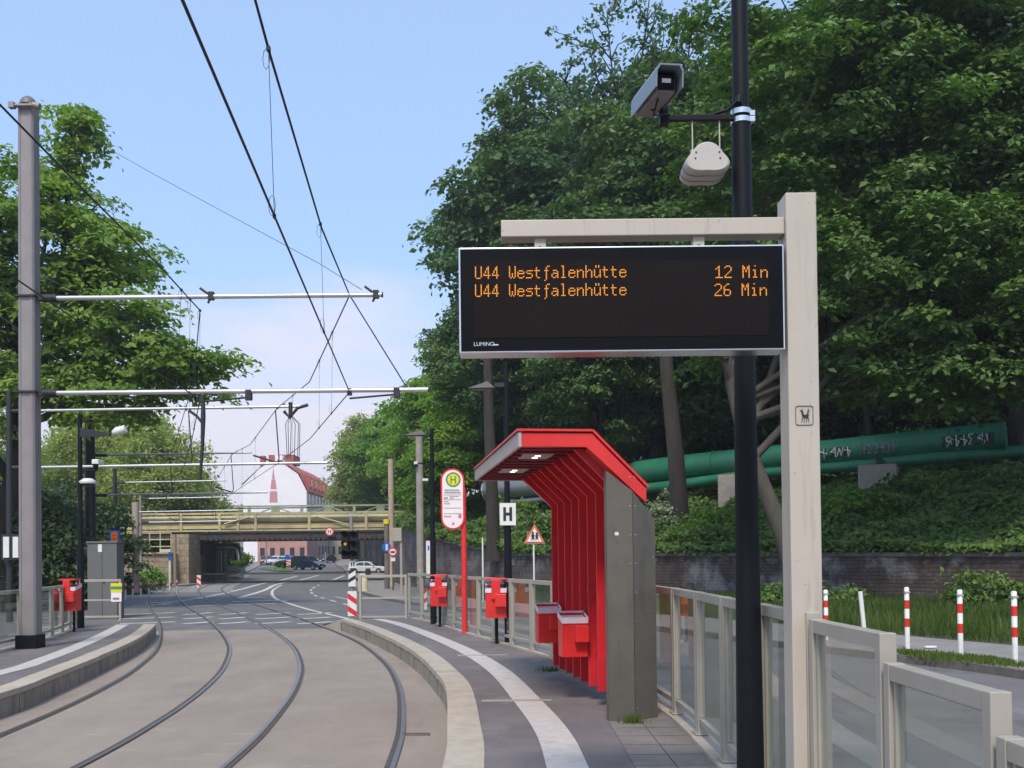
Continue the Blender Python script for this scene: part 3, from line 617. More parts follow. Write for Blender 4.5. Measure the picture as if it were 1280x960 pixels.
me = leaf_mesh('bramble_slope',np.concatenate(cen),np.concatenate(nr),np.concatenate(sz),np.concatenate(fc)); me.materials.append(LM_bramble)
o = bpy.data.objects.new('bramble_slope',me); C.objects.link(o); tag(o,'green brambles and ivy covering the slope above the wall','ground cover',kind='stuff')
# tall grass below the wall
def grass(name,label,pts,hmin,hmax,w):
    n = len(pts); V = np.empty((n,4,3)); a = rng.uniform(0,2*pi,n); h = rng.uniform(hmin,hmax,n); lean = rng.normal(size=(n,2))*.22*h[:,None]
    dx = np.c_[np.cos(a),np.sin(a),np.zeros(n)]*w; V[:,0]=pts-dx; V[:,1]=pts+dx; tip = pts+np.c_[lean,h]; V[:,2]=tip+dx*.3; V[:,3]=tip-dx*.3
    me = bpy.data.meshes.new(name); me.vertices.add(4*n); me.loops.add(4*n); me.polygons.add(n)
    me.vertices.foreach_set('co',V.reshape(-1)); me.loops.foreach_set('vertex_index',np.arange(4*n,dtype=np.int32)); me.polygons.foreach_set('loop_start',np.arange(0,4*n,4,dtype=np.int32))
    at_ = me.attributes.new('leaf','FLOAT','FACE'); at_.data.foreach_set('value',np.clip(.35+.4*np.sin(pts[:,0]*1.3+pts[:,1]*.7+np.sin(pts[:,1]*2.1))+rng.normal(size=n)*.3,0,1).astype(np.float32)); me.update(); me.materials.append(LM_grass)
    o = bpy.data.objects.new(name,me); C.objects.link(o); return tag(o,label,'grass',kind='stuff')
n = 95000; yy = rng.uniform(13,47,n); xw = np.array([wallX(y) for y in yy]); xk = np.array([kerbS(y)+3.5 for y in yy]); xx = xk+(xw-xk)*rng.random(n)
grass('tall_grass','tall rough grass between the side path and the brick wall',np.c_[xx,yy,np.full(n,.02)],.12,.60,.012)
m = MB(); Ys = np.arange(9,48,1.0); m.sheet([(kerbS(y)+3.4,y,.125) for y in Ys],[(wallX(y)+.1,y,.125) for y in Ys]); struct(m,'verge',M_earth)
pa = g(1112,818,.13); pb = g(1238,829,.13); n = 5000; tt = rng.random(n); base = np.outer(1-tt,[pa.x,pa.y,0])+np.outer(tt,[pb.x,pb.y,0]); base[:,0] += .28+rng.normal(size=n)*.12*(1-abs(tt-.45)); base[:,1]+= rng.normal(size=n)*.35; base[:,2]=.13
grass('kerb_weeds','low weeds growing along the kerb in front of the bollards',base,.015,.08,.01)
def shrub(name,label,loc,lobes,npad,per,size,lm,rad=(.3,.6),group=None):
    t = thing(name,label,'shrub',loc,group=group); P,Rd,D = pads(lobes,npad,.3,rad,under=.9)
    me = crown_leaves('foliage',P,Rd,D,per,size,.5,.2,.8,.7); me.materials.append(lm); c = bpy.data.objects.new('foliage',me); C.objects.link(c); c.parent = t
    m = MB()
    for k in range(6):
        l = lobes[k%len(lobes)]; m.tube([(0,0,-.1),(l[0]*.5+random.uniform(-.2,.2),l[1]*.5,l[2]*.5),(l[0],l[1],l[2])],[.05,.035,.015],5)
    m.build('stems',M_bark,t); return t
q = hillpt(ksplit-1,2.2)
shrub('elder_bush','pale blossoming bush on the slope above the children sign',(1.6,50.5,q.z-.2),[(0,0,1.0,1.6,1.2,1.1)],60,50,.16,LM_flower)
shrub('elder_bush','small blossoming bush right of the shelter roof above the wall',(6.6,43,hillz(6.6,43)-.2),[(0,0,1.3,.9,.9,1.2)],50,50,.16,LM_flower)
shrub('wild_bush','leafy bush at the foot of the leaning maple',(9.3,29.3,.1),[(0,0,.4,.9,.6,.5),(-1.6,.6,.35,.7,.5,.4)],50,45,.15,LM_bramble)
shrub('wild_bush','climbing bush against the brick wall behind the bollards',(13.0,27.6,.1),[(0,0,.6,1.4,.5,.5),(1.4,-1,.5,.8,.5,.5)],60,45,.16,LM_bramble)
for k,(i_,d_,sz_,lm_) in enumerate(((i40+6,2.5,.9,LM_bramble),(i40+12,4.5,1.1,LM_bright),(i40+17,2.0,.7,LM_bramble),(ksplit-9,5.5,1.2,LM_bramble),(ksplit-4,3.0,.9,LM_bright),(ksplit+3,2.5,1.1,LM_bramble),(ksplit+8,3.5,1.2,LM_bright))):
    p_ = hillpt(min(i_,len(wall_pts)-3),d_); shrub('bramble_bush',['loose bramble bush on the slope at the right edge of the picture','brighter bush on the slope below the graffiti stretch of the pipe','small bramble bush right above the wall coping at the right','bramble bush on the slope right of the display post','bright bush on the slope right of the shelter','bramble bush above the wall left of the shelter','bright loose bush above the stone wall behind the H sign'][k],tuple(p_),[(0,0,sz_*.6,sz_*1.5,sz_,sz_*.8),(sz_,-.3,sz_*.4,sz_,sz_*.8,sz_*.6)],70,45,.22,lm_,rad=(.35,.65))
shrub('hanging_ivy','bright ivy hanging over the wall beside the bridge end',(-8.0,76,4.2),[(0,0,.4,1.6,1.2,1.0),(1.5,-3,.2,1.2,1.2,.9)],80,45,.24,LM_bright)

# left side: chestnut with long boughs, dark hedge, willows
make_tree('chestnut_tree','big spreading tree with dark trunk behind the tram mast at the left edge','tree',(-19.6,38,0),
    [(0,0,-.1),(.3,0,3.5),(1.1,0,7),(.6,0,11),(-.2,0,14)],.48,
    [(0,0,14,4.6,4,3.6),(-4,0,12,4.5,4,4.5),(2.6,0,11,3.6,3.4,2.8),(5.2,0,10.0,2.8,2.6,1.7),(7.6,-.3,8.9,1.9,1.8,.95),(3.6,-.5,8.0,3,2.6,1.2),(-2.5,-1,8.5,3.5,3,2.2),(2.2,0,15.4,1.6,1.5,1.3),(2.9,0,18.2,.9,.9,1.5),(2.6,0,16.6,.7,.7,.8),(4.3,0,13.6,1.7,2,1.4),(-3,0,16,3,3,1.8),(-7,0,9,3,3,4)],
    720,105,.28,LM_left,rad=(.55,1.05),flat=.32,droop=.3,rnd=.5,nsub=120)
make_tree('chestnut_tree','second trunk and crown at the far left edge behind the noticeboard','tree',(-21.6,36,0),
    [(0,0,-.1),(-.2,0,4),(.2,0,8),(0,0,12)],.5,[(0,0,9.5,3.4,3,4),(.5,-1,6.2,1.6,1.6,1.4),(.3,-.5,3.8,1.1,1.2,.8)],300,80,.28,LM_left,rad=(.5,.95),flat=.32)
Wp = make_tree('willow_tree','soft olive willow left of the far overhead masts','tree',(-33,92,0),[(0,0,0),(.3,0,5),(0,0,10)],.4,lob(15.5,6.5,low=.05),420,75,.36,LM_willow,rad=(.9,1.6),droop=.9,flat=.6,rnd=.9)
GW = 'willows behind the left end of the bridge'
Wp['group'] = GW
def putw(x,y,s,rz,label,z=0,sz=None):
    c = putb(Wp,x,y,s,rz,label,z,sz); c['group'] = GW; return c
putw(-40,98,1.1,1,'willow directly right of the dark pole behind the cabinet'); putw(-47,86,1.15,2.5,'willow behind the first lamp of the left platform'); putw(-40,112,1.05,4,'willow at the right end of the row behind the bridge')
putw(-42.5,128,1.0,5.3,'last willow next to the white house'); putw(-56,95,1.2,.4,'willow at the far left behind the big chestnut'); putw(-36,100,.62,3,'low willow hanging down behind the yellow pipes'); putw(-52,120,1.2,2,'willow behind the row, crown above the others')
def hedge(x,y,w,h,label): return shrub('hedge_bush',label,(x,y,0),[(0,0,h*.5,w,w*.7,h*.55),(-w*.6,0,h*.35,w*.6,w*.6,h*.4),(w*.6,0,h*.4,w*.6,w*.6,h*.4)],210,70,.26,LM_dark,rad=(.5,.9),group='dark bushes behind the left platform')
hedge(-18.4,39,1.7,3.9,'dark bush between the tram mast and the thin lamp pole'); hedge(-21.5,41,2.8,4.8,'dark bush behind the white noticeboard'); hedge(-24.0,50,2.3,5.6,'taller dark bush behind the thin lamp pole'); hedge(-25.5,43,3,5,'dark bush at the left edge of the picture'); hedge(-24.5,56,3.2,6.5,'dark bush under the overhead tubes at the left')
shrub('grass_clump','pale tuft of tall ornamental grass beside the grey cabinet',tuple(g(168,742)),[(0,0,.5,1.1,.7,.6)],60,60,.17,LM_birch)
shrub('wild_bush','green bush in front of the stone pier at the left',tuple(g(190,738)),[(0,0,.7,.8,.6,.8)],50,50,.2,LM_bright)
shrub('hanging_ivy','green creeper hanging down under the bridge beside the silver pipe',(-27.2,96,1.3),[(0,0,1.3,1.2,1,1.4),(1.4,-1,.6,.9,.8,.8)],70,50,.25,LM_bright)
shrub('traffic_island_bush','low bush on the grass island behind the dark van',tuple(at(355,708,128)),[(0,0,.3,1.2,.6,.4)],40,40,.2,LM_dark)
o = None
# ------------------------------------------------------------------ district heating pipe along the slope
def pipe_pt(x,y,Y): return at(x,y,Y)
t = thing('heating_pipe','big green district heating pipe with graffiti on the bramble slope','pipe',tuple(at(1255,546,40)))
inv = Matrix.Translation(-Vector(t.location))
def under(o, t): o.matrix_parent_inverse = Matrix.Translation(-Vector(t.location)); return o
pp = [at(1256,545,40),at(1160,554,41.5),at(1060,564,43.4),at(950,574,45.8),at(860,583,48),at(795,591,50)]
pc = [Vector(p) for p in catmull([tuple(p) for p in pp],5)]
m = MB().tube(pc,.575,20); under(m.build('main_pipe',M_green,t),t)
for k in (0,9,18): 
    d = (pc[min(k+1,len(pc)-1)]-pc[max(k-1,0)]).normalized(); under(MB().tube([pc[k]-d*.05,pc[k]+d*.05],.62,20).build('flange',M_green,t),t)
pq = [at(1300,562,39.5),at(1160,573,41.2),at(1060,583,43.1),at(950,592,45.5),at(860,604,47.7),at(795,612,49.6)]
m = MB().tube([Vector(p) for p in catmull([tuple(p) for p in pq],5)],.24,14); under(m.build('lower_pipe',M_green,t),t)
for (x,y,Y,w) in ((1099,588,42,1.0),(914,600,46.4,.6)):
    a = at(x,y,Y); m = MB(); m.box((a.x,a.y,a.z-.55),(w*1.5,1.3,1.5),rz=-.5); o = under(m.build('support_block',M_conc,t,bevel=.03),t)
    m = MB(); m.box((a.x,a.y,a.z+.3),(.12,.4,.5)); under(m.build('saddle',M_dark,t),t)
# graffiti tags painted along the pipe's flank: thin strokes hugging the surface
def scrib(seed,s0,s1,n,mtl,nm):
    rd = random.Random(seed); m = MB()
    L = len(pc)-1
    def P(s,a,lift):
        i = s*L; i0 = min(int(i),L-1); c = pc[i0].lerp(pc[i0+1],i-i0); d = (pc[i0+1]-pc[i0]).normalized(); up = Vector((0,0,1)); sd_ = d.cross(up).normalized()
        if sd_.y > 0: sd_ = -sd_
        return c+(sd_*cos(a)+up*sin(a))*(.577+lift)
    for k in range(n):
        u = s0+(s1-s0)*(k+.2)/n; w = (s1-s0)/n*.95
        shapes = [[(0,-.35),(0,.35),(.6,.05),(0,0)],[(0,.3),(.25,-.3),(.5,.3),(.8,-.3)],[(.7,.3),(.1,.25),(.1,-.3),(.7,-.28)],[(0,-.3),(.1,.32),(.7,.3),(.6,0),(.1,-.02),(.7,-.35)],[(.4,.35),(.4,-.35),(0,.0),(.9,.1)],[(.1,.3),(.8,.3),(.45,0),(.8,-.3),(.0,-.25)]][rd.randrange(6)]
        q = [(u+w*a, -.12+b*1.05+rd.uniform(-.05,.05)) for a,b in shapes]
        for j in range(len(q)-1):
            pts = [P(q[j][0]+(q[j+1][0]-q[j][0])*z/4, q[j][1]+(q[j+1][1]-q[j][1])*z/4,.006) for z in range(5)]
            m.tube(pts,rd.uniform(.018,.035),5)
    return under(m.build(nm,mtl,t),t)
scrib(3,.02,.16,7,M_ink,'graffiti'); scrib(4,.03,.15,6,M_white,'graffiti'); scrib(5,.38,.47,5,M_white,'graffiti'); scrib(8,.385,.465,5,M_ink,'graffiti'); scrib(6,.27,.36,6,M_pipegrey,'graffiti')
t = thing('heating_pipe','grey metal heating pipe ending at the trunk left of the shelter','pipe',tuple(at(640,612,56)))
pp = [at(800,592,50.3),at(720,602,53),at(640,610,56),at(612,613,57)]
m = MB().tube([Vector(p) for p in catmull([tuple(p) for p in pp],5)],.60,18); under(m.build('main_pipe',M_pipegrey,t),t)
m = MB(); d=(Vector(pp[3])-Vector(pp[2])).normalized(); m.tube([Vector(pp[3])-d*.4,Vector(pp[3])-d*.25],.66,18); m.tube([Vector(pp[3]),Vector(pp[3])+d*.1],.66,18); under(m.build('flange',M_chrome,t),t)
m = MB().tube([at(800,614,50),at(700,622,53.6),at(612,632,57)],.2,10); under(m.build('lower_pipe',M_pipegrey,t),t)
t = thing('heating_pipe','dark pipe slanting down from the wood to the end of the bridge','pipe',tuple(at(540,620,68)))
m = MB().tube([at(612,606,57.2),at(575,600,62),at(552,604,66),at(530,625,72),at(508,645,82)],.42,14); under(m.build('main_pipe',M_dark,t),t)

# ------------------------------------------------------------------ bridges
bx0 = at(118,660,84).x; bx1 = at(512,656,84).x
t = thing('pipe_bridge','yellow pipe bridge crossing the road on dark girders','bridge',((bx0+bx1)/2,84,0))
def zb(y): return at(320,y,82).z
z663,z656,z668,z641,z680 = zb(663),zb(655),zb(667),zb(640),zb(680)
def lb(name,mtl,z,yy,r,n=14,x0=bx0,x1=bx1):
    return under(MB().tube([(x0,yy,z),(x1,yy,z)],r,n).build(name,mtl,t),t)
lb('pipe',M_yellow,zb(649),82.7,.34); lb('pipe',M_yellow,zb(653),84.2,.36)
for (nm,y,h,yy) in (('top_rail',641.5,.16,82),('lower_beam',658.5,.28,82),('walkway_beam',663,.12,81.95)):
    under(MB().box(((bx0+bx1)/2,yy,zb(y)),(bx1-bx0,.18,h)).build(nm,M_yellow,t),t)
for x in (176,227,275,298,320,387,458): under(MB().box((at(x,652,82).x,81.86,(zb(642)+zb(664))/2),(.2,.1,zb(642)-zb(664))).build('post',M_yellow,t),t)
m = MB(); a = at(395,645,81.7); b = at(436,656,81.7); m.tube([a,b],.06,6); a = at(280,655,81.7); b = at(312,646,81.7); m.tube([a,b],.06,6); under(m.build('brace',M_yellow,t),t)
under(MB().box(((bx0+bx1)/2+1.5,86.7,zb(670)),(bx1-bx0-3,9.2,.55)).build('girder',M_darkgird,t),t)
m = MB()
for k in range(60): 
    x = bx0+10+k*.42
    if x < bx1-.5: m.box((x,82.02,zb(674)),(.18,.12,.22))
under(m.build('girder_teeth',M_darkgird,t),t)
t = thing('rail_bridge','wide dark railway bridge with pale green parapet behind the yellow pipes','bridge',((bx0+bx1)/2,114,0))
def zc(y): return at(320,y,111).z
x0 = at(235,640,111).x; x1 = at(520,640,111).x
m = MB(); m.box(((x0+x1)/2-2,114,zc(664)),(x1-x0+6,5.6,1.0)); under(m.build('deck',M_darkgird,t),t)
m = MB(); m.box(((x0+x1)/2,110.9,zc(644)),(x1-x0,.2,.35)); m.box(((x0+x1)/2,110.9,zc(633)),(x1-x0,.15,.18)); under(m.build('parapet_rail',M_greenrail,t),t)
for k in range(9):
    x = x0+1+(x1-x0-2)*k/8; m = MB(); m.box((x,110.85,zc(639)),(.9 if k%2 else .3,.18,1.0)); 
    if k%2: m.tube([(x-2.2,110.8,zc(643)),(x,110.8,zc(634))],.07,5); m.tube([(x+2.2,110.8,zc(643)),(x,110.8,zc(634))],.07,5)
    under(m.build('parapet_post',M_greenrail,t),t)
m = MB(); m.box(((x0+x1)/2,116.5,zc(632)),(x1-x0,.15,.12)); under(m.build('far_handrail',M_darkgird,t),t)

# abutments
M_rubble = stonemat('rubble_stone',(.38,.30,.20),(.28,.215,.14),(.19,.16,.115),1.5,.45)
def uvbox(m,c,d,mi=0):
    x,y,z = c; a,b,h = d[0]/2,d[1]/2,d[2]/2
    v=[(x-a,y-b,z-h),(x+a,y-b,z-h),(x+a,y+b,z-h),(x-a,y+b,z-h),(x-a,y-b,z+h),(x+a,y-b,z+h),(x+a,y+b,z+h),(x-a,y+b,z+h)]
    fs=[(0,1,5,4),(1,2,6,5),(2,3,7,6),(3,0,4,7),(4,5,6,7)]; uv=[[(0,0),(2*a,0),(2*a,2*h),(0,2*h)],[(0,0),(2*b,0),(2*b,2*h),(0,2*h)],[(0,0),(2*a,0),(2*a,2*h),(0,2*h)],[(0,0),(2*b,0),(2*b,2*h),(0,2*h)],[(0,0),(2*a,0),(2*a,2*b),(0,2*b)]]
    m.add(v,fs,uvs=uv,mi=mi)
t = thing('bridge_abutment','yellowish rubble stone pier at the left end of the bridges','wall',(at(232,730,80).x,80,0))
a,b = at(214,700,79.5), at(236,700,79.5)
m = MB(); uvbox(m,((a.x+b.x)/2,81.0,2.0),(b.x-a.x,3.0,4.1)); under(m.build('pier',M_rubble,t),t)
a,b = at(120,693,78), at(214,693,78); m = MB(); uvbox(m,((a.x+b.x)/2,82,(a.z)/2),(b.x-a.x,8,a.z)); under(m.build('side_wall',M_rubble,t),t)
m = MB(); m.box(((a.x+b.x)/2,78.0,a.z+.05),(b.x-a.x+.2,.5,.1)); under(m.build('coping',M_yellow,t),t)
m = MB()
for z in (.55,1.1,1.6): m.tube([(a.x,78,a.z+z),(b.x,78,a.z+z)],.05,5)
for k in range(8): m.tube([(a.x+(b.x-a.x)*k/7,78,a.z),(a.x+(b.x-a.x)*k/7,78,a.z+1.65)],.05,5)
under(m.build('railing',M_yellow,t),t)
# rear wall of the left passage, its shade painted in near-black; columns
t = thing('underpass_wall','retaining wall with ribs, coloured near-black for shade, inside the left passage under the bridge','wall',(-26.5,98,0))
m = MB(); m.box((-27.4,90,2.0),(1.0,9,4.0)); under(m.build('wall_face',M_darkgird,t),t)
for k in range(3): m = MB(); m.box((-26.8,87+k*3.2,1.8),(.3,.25,3.6)); under(m.build('rib',M_concdark,t),t)
for k,(x,y) in enumerate(((257,100),(266,96),(275,92))):
    a = at(x,735,y); m = MB(); m.box((0,0,1.95),(.28,.28,3.9)); m.box((0,0,.15),(.4,.4,.3)); o = m.build('bridge_column',M_conc,loc=None); o.location=(a.x,y,gz(y)); tag(o,['grey bridge column furthest left in the passage','middle grey bridge column in the passage','right grey bridge column next to the picket fence'][k],'column','columns in the left passage under the bridge')
# hill behind the left abutment
m = MB(); 
for (a,b,z0,z1) in ((-90,-28.2,4.2,4.2),): m.add([(a,86,4.1),(b,86,4.1),(b-5,122,4.1),(a,122,4.1),(a,74,0),(-45,74,0),(b-4.2,122,0),(b+.8,86,0)],[(0,1,2,3),(4,5,1,0),(1,7,6,2),(5,7,1)])
struct(m,'embankment',M_earth)
t = thing('silver_pipe','short silver pipe bent down on legs left of the roadway under the bridge','pipe',(at(285,690,90).x,90,0))
m = MB(); q = [at(258,684,90),at(290,684,90),at(296,686,90),at(298,694,90),at(298,700,90)]; m.tube([Vector(p) for p in catmull([tuple(p) for p in q],4)],.36,12); under(m.build('pipe_bend',M_chrome,t),t)
m = MB(); 
for x in (272,281): a = at(x,684,90); m.box((a.x,90,a.z/2),(.16,.16,a.z))
under(m.build('leg',M_conc,t),t)
t = thing('picket_fence','white picket fence with red and white foot beside the underpass road','fence',(at(298,720,92).x,92,0))
m = MB()
for k in range(10):
    a = at(286+k*2.1,722,92-k*.6); m.box((a.x,a.y,.75+gz(92)),(.09,.05,1.5-.05*k))
under(m.build('picket',M_white,t),t)
m = MB(); a = at(285,722,92.1); b = at(305,722,87); m.tube([(a.x,a.y,.35),(b.x,b.y,.35)],.07,6); m.tube([(a.x,a.y,.9),(b.x,b.y,.9)],.04,6); under(m.build('rail',M_red,t),t)
m = MB()
for k in range(12):
    a = at(250+k*3,728,80); m.tube([(a.x,80,0),(a.x,80,.85)],.03,5)
a = at(250,728,80); b = at(283,728,80); m.tube([(a.x,80,.85),(b.x,80,.85)],.035,5)
o = m.build('iron_railing',M_dark); tag(o,'thin dark iron railing in front of the left passage','railing')

# ------------------------------------------------------------------ buildings beyond the bridge
M_render = mat('white_render',(.86,.83,.84),.8,var=.05,scale=.4); M_roof = mat('red_roof_tile',(.42,.085,.05),.75,var=.25,scale=1.2,stretch=(1,1,4)); M_brick = mat('chimney_brick',(.36,.09,.06),.9,var=.2)
M_facade = mat('beige_facade',(.50,.46,.38),.85,var=.08,scale=.5); M_greyfac = mat('grey_facade',(.30,.28,.26),.85,var=.12,scale=.5); M_win = mat('window_pane',(.05,.055,.065),.15,var=.3,scale=.5); M_pink = mat('pink_wall',(.50,.27,.23),.85,var=.15,scale=.6)
hx0 = at(304,640,190).x; hx1 = at(383,640,190).x; ez = at(304,606,190).z; rz_ = at(343,577,190).z; hw = hx1-hx0; hb = gz(190)
t = thing('town_house','white gabled house with red mansard roof and dormers beyond the bridge','house',((hx0+hx1)/2,190,hb))
poly = [(hx0,hb),(hx1,hb),(hx1,at(383,613,190).z),(hx1-1.6,at(373,592,190).z),(hx1-3.4,at(366,584,190).z),(at(355,577,190).x,rz_),(at(338,578,190).x,rz_-.1),(at(325,585,190).x,at(325,585,190).z),(hx0,ez)]
m = MB().prism(poly,Matrix.Translation((0,190,0)),27); under(m.build('wall',[M_render],t),t)
# street side
m = MB(); m.box((hx1+.06,203.6,hb+5.6),(.12,26.8,at(383,613,190).z-hb-3.5)); 
under(MB().box((hx1+.08,203.5,(hb+at(383,613,190).z)/2),(.16,26.9,at(383,613,190).z-hb)).build('street_facade',M_facade,t),t)
ezr = at(383,613,190).z
r = MB(); A = [(hx1+.5,ezr-.1),(hx1-1.3,at(373,591,190).z+.1),(hx1-3.2,at(366,583,190).z+.25),(at(350,577,190).x,rz_+.35)]
for i in range(3): 
    (xa,za),(xb,zb_) = A[i],A[i+1]; r.add([(xa,189.8,za),(xb,189.8,zb_),(xb,217.2,zb_),(xa,217.2,za),(xa,189.8,za-.25),(xb,189.8,zb_-.25),(xb,217.2,zb_-.25),(xa,217.2,za-.25)],[(0,1,2,3),(7,6,5,4),(0,4,5,1),(3,2,6,7),(0,3,7,4)])
rf = under(r.build('roof',M_roof,t),t)
Bq = [(at(350,577,190).x,rz_+.35),(at(325,585,190).x,at(325,585,190).z+.2),(hx0-.3,ez+.1)]; r = MB()
for i in range(2):
    (xa,za),(xb,zb_) = Bq[i],Bq[i+1]; r.add([(xa,190.1,za),(xb,190.1,zb_),(xb,217.2,zb_),(xa,217.2,za)],[(0,1,2,3)])
under(r.build('rear_roof',M_roof,t),t)
for (x,w,hh) in ((329,.9,572),(340,1.0,571)):
    a = at(x,580,193); top = at(x,hh,193).z; under(MB().box((a.x,193,(a.z+top)/2-.6),(w,1.2,top-a.z+1.8)).build('chimney',M_brick,t),t)
a = at(363,577,200); under(MB().box((a.x-.2,200,a.z+.2),(3.0,6,1.8)).build('chimney',M_brick,t),t)
a = at(349,577,194); under(MB().box((a.x,194,a.z+.3),(1.8,2,1.6)).build('stair_head',M_render,t),t)
for k in range(6):
    y = 193+k*4.1; d = MB(); d.box((hx1-.35,y,ezr+1.6),(1.5,1.7,1.9)); o = under(d.build('dormer',M_roof,t),t)
    w = MB(); w.box((hx1+.43,y,ezr+1.6),(.05,1.2,1.3)); o = under(w.build('window',M_win,t),t)
for k in range(8):
    for lv in range(4):
        w = MB(); w.box((hx1+.19,191.8+k*3.35,hb+2.2+lv*3.3),(.06,1.2,1.8)); under(w.build('window',M_win,t),t)
# red tower mural painted on the gable
w = MB(); a0 = at(337,628,190); a1 = at(347,628,190); bt = at(341,614,190); cxm = (a0.x+a1.x)/2; wm = (a1.x-a0.x)/2
w.add([(cxm-wm,189.96,a0.z),(cxm+wm,189.96,a0.z),(cxm+wm*.9,189.96,bt.z),(cxm-wm*.9,189.96,bt.z)],[(0,1,2,3)])
w.add([(cxm-wm*.75,189.96,bt.z+.4),(cxm+wm*.75,189.96,bt.z+.4),(cxm+wm*.5,189.96,bt.z+2.2),(cxm-wm*.5,189.96,bt.z+2.2)],[(0,1,2,3)])
w.add([(cxm-wm*.35,189.96,bt.z+2.3),(cxm+wm*.35,189.96,bt.z+2.3),(cxm,189.96,bt.z+4.6)],[(0,1,2)])
under(w.build('painted_tower',mat('mural_red',(.55,.26,.27),.8),t),t)
def block(label,xa,xb,ytop,Y,depth,mt,rows,cols,rooftop=None):
    a = at(xa,700,Y); b = at(xb,700,Y); zt_ = at((xa+xb)/2,ytop,Y).z; t = thing('building',label,'building',((a.x+b.x)/2,Y,gz(Y)))
    under(MB().box(((a.x+b.x)/2,Y+depth/2,(zt_+gz(Y))/2),(b.x-a.x,depth,zt_-gz(Y))).build('wall',mt,t),t)
    under(MB().box(((a.x+b.x)/2,Y+depth/2,zt_+.12),(b.x-a.x+.5,depth+.5,.24)).build('roof',rooftop or M_concdark,t),t)
    for i in range(cols):
        for j in range(rows):
            x = a.x+(b.x-a.x)*(i+.5)/cols; z = gz(Y)+1.9+j*3.2
            if z+1 < zt_: under(MB().box((x,Y-.03,z),((b.x-a.x)/cols*.45,.06,1.7)).build('window',M_win,t),t)
    return t
block('pink walled workshop behind the row of parked cars',322,384,672,176,10,M_pink,1,5)
block('beige building with tall windows seen under the bridge beyond the van',384,436,660,212,12,M_facade,3,7)
block('grey building beyond the traffic lights under the bridge',436,512,655,196,12,M_greyfac,3,6)
block('pale block of flats glimpsed through the trees at the left',62,112,505,130,12,mat('flat_block',(.72,.68,.55),.8,var=.05),7,5)
block('long grey terrace at the far end of the street',180,322,668,235,10,M_greyfac,2,12)
# distant tree line
cen=[];
for k in range(14):
    x = -130+k*16+random.uniform(-4,4); 
    c = copy_tree(Wp); c.location=(x,255+random.uniform(-10,12),1.5); c.rotation_euler=(0,0,k*1.7); s = random.uniform(.75,1.05); c.scale=(1.3*s,1.3*s,s); c['label']='distant tree on the horizon beyond the houses'; c['group']='distant trees on the horizon'

